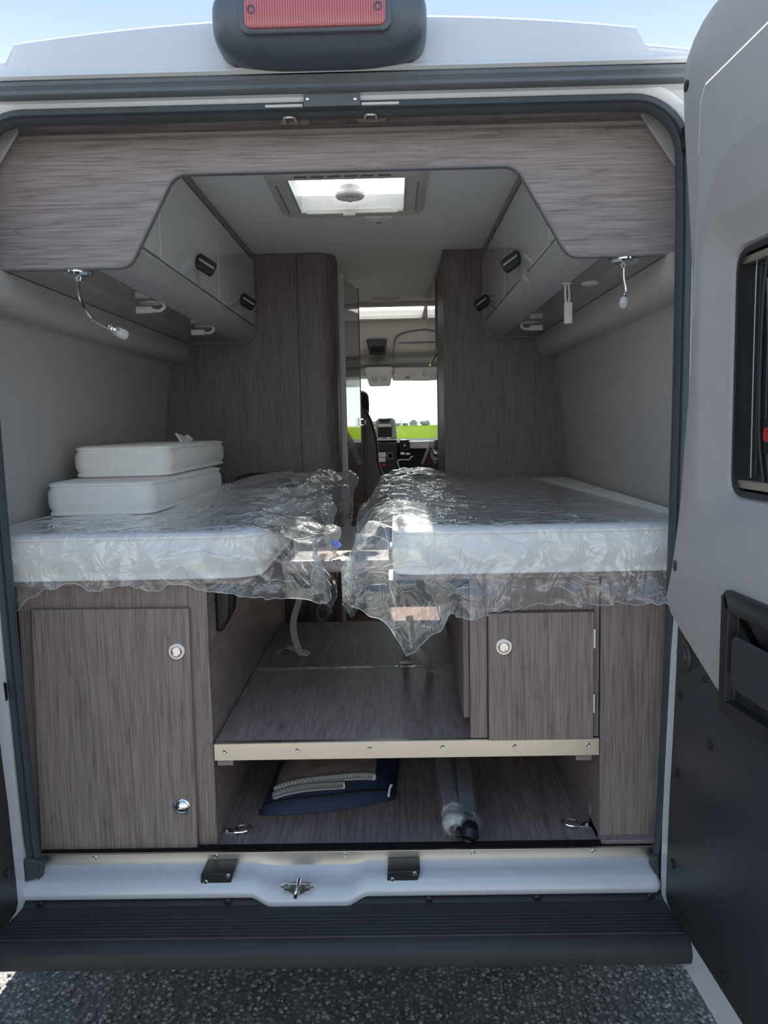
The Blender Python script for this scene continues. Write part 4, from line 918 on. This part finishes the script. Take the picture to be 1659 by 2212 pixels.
fl_ = thing('plastic_cover', 'clear crumpled plastic cover over the left mattress, bunched up beside the aisle', 'plastic cover', (-.45,.6,MZ1), 'clear plastic covers on the mattresses')
def film_l(u, v):
    s_ = -.885+.985*u; xe = -.215; a = max(0, s_-xe)           # past the aisle edge: the bag sticks out, then folds down
    tmax = lerp_tab([(-.885,.36),(-.80,.42),(-.62,.455),(-.555,.475),(-.515,.80),(-.40,.98),(-.22,1.30),(-.10,1.42),(.1,1.45)], s_)
    if v < .17:
        tt = 0; b = (1-v/.17)*(lerp_tab([(-.885,.14),(-.80,.180),(-.72,.122),(-.35,.126),(-.25,.155),(-.05,.150),(.1,.13)], s_)+.016*noise.noise(Vector((u*15,1,2)))+.008*noise.noise(Vector((u*45,1,2))))
    else: tt = (v-.17)/.83*tmax; b = 0
    oh = .165; ohv = oh*(1+.30*noise.noise(Vector((tt*3.3,4,7)))+.10*math.sin(tt*7))
    side = min(a, oh)/oh*ohv; dn = max(0, a-oh)*(1+.6*noise.noise(Vector((tt*5,3,5))))
    x = min(s_, xe)+side*.98-.01*smooth01(dn/.06); y = .048+tt-out_(b, .022)+max(0, a-oh)*smooth01(b/.06)+.10*smooth01((side-.03)/.14)*(1-smooth01(tt/.5))
    tent = .085*smooth01((x+.78)/.5)*smooth01((tt-.22)/.8)*(1-.35*smooth01((side-.05)/.12))
    edge_ = smooth01(1-(tmax-tt)/.10)
    drop = (dn**2+b**2)**.5
    z = MZ1+.008+tent-drop*.97-side*.20*(1-.8*smooth01((tt-.2)/.4))-.012*smooth01(b/.03)-.03*edge_*smooth01((x+.75)/.3)
    z += .018*math.sin(tt*11+1)*smooth01(a/.1)*smooth01(tt/.3)
    amp = .006+.020*smooth01(b/.05)+.030*smooth01((x+.34)/.12)
    return (Vector((x, y, z)), amp)
fs_ = make_film('film_sheet', fl_, film_l, 170, 190, 8.4)
bt = at(727, 1176, Y=.22)
MB().add([bt+Vector(q)*.013 for q in ((-1,0,.6),(-.2,-.4,1.0),(.6,.1,.5),(1.1,-.2,-.1),(.4,.3,-.9),(-.3,-.2,-.6),(-.9,.2,-.2),(.1,-.5,.1))], [(0,1,7),(1,2,7),(2,3,7),(3,4,7),(4,5,7),(5,6,7),(6,0,7)]).build('blue_tape', 'blue', fl_, solid=.001, smooth=False)

# ------------------------------------------------------------------ webbing straps with buckles
def buckle(c, par, rz):
    m_ = Matrix.Translation(c) @ Matrix.Rotation(rz, 4, 'Z') @ Matrix.Rotation(math.radians(18), 4, 'X')
    b = MB().prism(rrect(-.022,.022,-.014,.014,.006), 'Z', 0, .007).xf(m_).build('buckle', 'beigeplastic', par, bevel=.002)
    MB().box(-.017,.017,-.016,-.009,.006,.012).box(-.006,.008,-.020,.012,.006,.013).xf(m_).build('buckle_tongue', 'beigeplastic', par, bevel=.002)
s1 = thing('bed_strap', 'beige webbing strap with buckle hanging below the left mattress onto the raised floor', 'strap', at(640,1400,Y=.86), 'beige bed straps')
A = [at(652,1272,Y=.84), at(645,1300,Y=.85), at(634,1340,Y=.86), at(636,1375,Y=.86), at(645,1402,Y=.86), at(652,1412,Z=SH+.012)]
MB().ribbon(spline(A, 6), .024, (.85,.5,0)).build('webbing', 'webbing', s1)
q = at(657,1413,Z=SH+.004); buckle(q, s1, math.radians(-35))
MB().ribbon(spline([at(643,1405,Z=SH+.012), at(622,1398,Z=SH+.03), at(606,1405,Z=SH+.016), at(598,1414,Z=SH+.003)], 6), .022, (.5,.85,.1)).build('webbing_tail', 'webbing', s1)
s2 = thing('bed_strap', 'beige webbing strap with buckle below the hanging film point', 'strap', at(890,1420,Y=.55), 'beige bed straps')
MB().ribbon(spline([at(885,1330,Y=.62), at(884,1385,Y=.64), at(880,1405,Y=.66), at(876,1425,Z=SH+.010)], 6), .024, (.9,.3,0)).build('webbing', 'webbing', s2)
q = at(876,1430,Z=SH+.003); buckle(q, s2, math.radians(5))
MB().ribbon(spline([at(884,1345,Y=.58), at(896,1390,Y=.59), at(915,1425,Y=.62), at(930,1448,Z=SH+.003)], 6), .024, (.95,.2,.1)).build('webbing_tail', 'webbing', s2)
s3 = thing('bed_strap', 'beige webbing strap ending in a coil behind the step, under the bridging board', 'strap', at(700,1330,Y=1.45), 'beige bed straps')
MB().ribbon(spline([at(706,1235,Y=1.45), at(704,1270,Y=1.45), at(706,1300,Y=1.45), at(712,1325,Y=1.44)], 6), .026, (1,.1,0)).build('webbing', 'webbing', s3)
q = at(697,1325,Y=1.40); MB().ribbon([(q.x+.030*math.cos(i*.4)*(1-.012*i), q.y, q.z+.040*math.sin(i*.4)*(1-.012*i)) for i in range(36)], .024, (0,1,0)).build('coil', 'webbing', s3)

# ------------------------------------------------------------------ lower compartment: bag, wrapped poles, lashing rings
bg_ = thing('storage_bag', 'navy zipped bag with clear window and braided cord on the load floor', 'bag', (-.07,.43,FZ))
bu, bv = Vector((.385,.085,0)), Vector((.02,.36,0)); bo = Vector((-.262,.262,FZ))
def bag_pt(u, v, top): 
    e = (1-abs(2*u-1)**3.2)*(1-abs(2*v-1)**3); h_ = .092*e**.55*(.75+.4*v)
    return bo+bu*u+bv*v+Vector((0,0,.004+(h_ if top else .0)))+Vector((0,-.028*math.sin(math.pi*u)*(1-v)**2,0))
MB().grid(lambda u, v: bag_pt(u, v, True), 36, 30).grid(lambda u, v: bag_pt(u, v, False), 36, 30).build('body', 'navy', bg_, ang=60)
def win_pt(u, v): return bag_pt(.10+.74*u, .17+.78*v, True)+Vector((0,0,.004+.003*noise.noise(Vector((u*7,v*7,0)))))
MB().grid(lambda u, v: win_pt(u, v), 30, 24).build('contents', 'tan', bg_, ang=60)
MB().grid(lambda u, v: win_pt(u, v)+Vector((0,-.002,.005+.004*ridged((u*3,v*3,1), 1.7))), 40, 30).build('clear_window', 'filmbag', bg_, ang=180)
for k, (v0, u1) in enumerate(((.150,.84),(.095,.62))):
    MB().tube([bag_pt(.10+(u1-.10)*i/40, v0+.012*math.sin(i/40*3), True)+Vector((0,-.002,.006)) for i in range(41)], .0105, 8).build('cord', 'rope', bg_)
    for i in range(32):
        u_ = .105+(u1-.11)*i/32; c = bag_pt(u_, v0+.012*math.sin(i/32*3), True)+Vector((0,-.0095,.0085))
        MB().tube([c+Vector((-.004,.004,.0055)), c+Vector((.003,-.003,.001)), c+Vector((-.004,-.006,-.004))], .0026, 5).build('braid', 'labelgrey', bg_)
MB().tube([bag_pt(.0+1.0*i/30, .055, True)+Vector((0,-.004,.002)) for i in range(31)], .0035, 6).build('zip', 'blackplastic', bg_)
c = bag_pt(.955, .07, True)+Vector((.0,-.012,.010)); MB().tube([c+Vector((.006,.006,.010)), c, c+Vector((-.004,-.006,-.022))], [.004,.0032,.004], 8).build('zip_pull', 'labelwhite', bg_)
pl_ = thing('wrapped_poles', 'pair of long grey poles wrapped in clear plastic lying on the load floor', 'poles', (.30,.4,FZ))
p0, p1 = at(985,1800,Z=FZ+.03), at(955,1640,Z=FZ+.03)
q0, q1 = at(1012,1795,Z=FZ+.03), at(1000,1640,Z=FZ+.03)
for a_, b_ in ((p0,p1),(q0,q1)):
    d_ = b_-a_
    MB().rings([[a_+d_*t_+Vector((w_*.021,0,h_*.020)) for w_, h_ in ((-1,-1),(1,-1),(1,1),(-1,1))] for t_ in (.14,1.25)]).build('pole', 'bagwrap', pl_, bevel=.004)
def sleeve(u, v):
    a = 2*math.pi*u; q_ = wrap(u, .02+.16*v); c_ = Vector((at(988,1790,Z=FZ+.03).x-.004, q_.y, FZ+.034))
    k = 1+.16*ridged((u*5, v*4, 6), 1.5); r = Vector((math.cos(a)*.030, 0, math.sin(a)*.027))*k*(.55+.45*smooth01(v/.25))
    w_ = c_+r; w_.z = max(w_.z, FZ+.003); return w_
c = at(1012,1790,Z=FZ+.032); MB().tube([c+Vector((-.002,-.040,-.006)), c+Vector((0,-.034,0)), c+Vector((0,.0,.002)), c+Vector((0,.05,0))], [.018,.024,.026,.022], 12).build('end_cap', 'blackplastic', pl_)
def wrap(u, v):
    a = 2*math.pi*u; c_ = (p0+q0)/2*(1-v)+(p1+q1)/2*v*1.0; c_ = Vector((c_.x, .095+.62*v, FZ+.032)); pin = smooth01(v/.05)
    k = 1-.22*math.exp(-((v-.16)/.07)**2)
    w_, h_ = (.054*k)*(.35+.65*pin), (.036*k)*(.45+.55*pin)
    r = Vector((math.copysign(abs(math.cos(a))**.6, math.cos(a))*w_, 0, math.copysign(abs(math.sin(a))**.6, math.sin(a))*h_-.0))
    n_ = .006*ridged((u*4, v*14, 2), 1.3)*(1 if v < .35 else .5)
    q_ = c_+r*(1+n_*12*.25); q_.z = max(q_.z, FZ+.001); return q_
MB().grid(sleeve, 36, 18).build('paper_sleeve', 'paper', pl_, ang=180)
MB().grid(wrap, 48, 60).build('clear_wrap', 'filmbag', pl_, ang=180)
MB().grid(lambda u, v: wrap(u, .155+.03*v)*1.0+Vector((0,0,.002)), 40, 4).build('tape_band', 'filmbag', pl_)
for px, py, sg, lab in ((490,1797,1,'steel lashing ring at the left front of the load floor'), (1268,1783,-1,'steel lashing ring at the right front of the load floor')):
    c = at(px, py, Z=FZ); r_ = thing('lashing_ring', lab, 'lashing ring', c, 'lashing rings on the load floor')
    MB().prism([(c.x+sg*x, c.y+y) for x, y in ((-.014,-.006),(-.008,-.012),(.012,-.011),(.026,-.009),(.026,.009),(.012,.011),(-.008,.012),(-.014,.006))], 'Z', FZ, FZ+.003).build('plate', 'steel', r_, bevel=.001)
    MB().lathe([(.0105,.003),(.0105,.006),(.007,.0095),(.003,.0095),(.001,.008)], c, 'Z', 16).build('bolt', 'steel', r_)
    MB().tube([(c.x+sg*.026,c.y-.012,FZ+.005),(c.x+sg*.026,c.y+.012,FZ+.005)], .005, 8).build('hinge_tube', 'steel', r_)
    D_ = [(c.x+sg*.026,c.y-.018,FZ+.006)]+[(c.x+sg*(.040+.026*math.cos(math.radians(t_))), c.y+.020*math.sin(math.radians(t_)), FZ+.008+.004*math.cos(math.radians(t_))) for t_ in range(-75, 76, 15)]+[(c.x+sg*.026,c.y+.018,FZ+.006)]
    MB().loop(D_, .0034, 8).build('ring', 'chrome', r_)
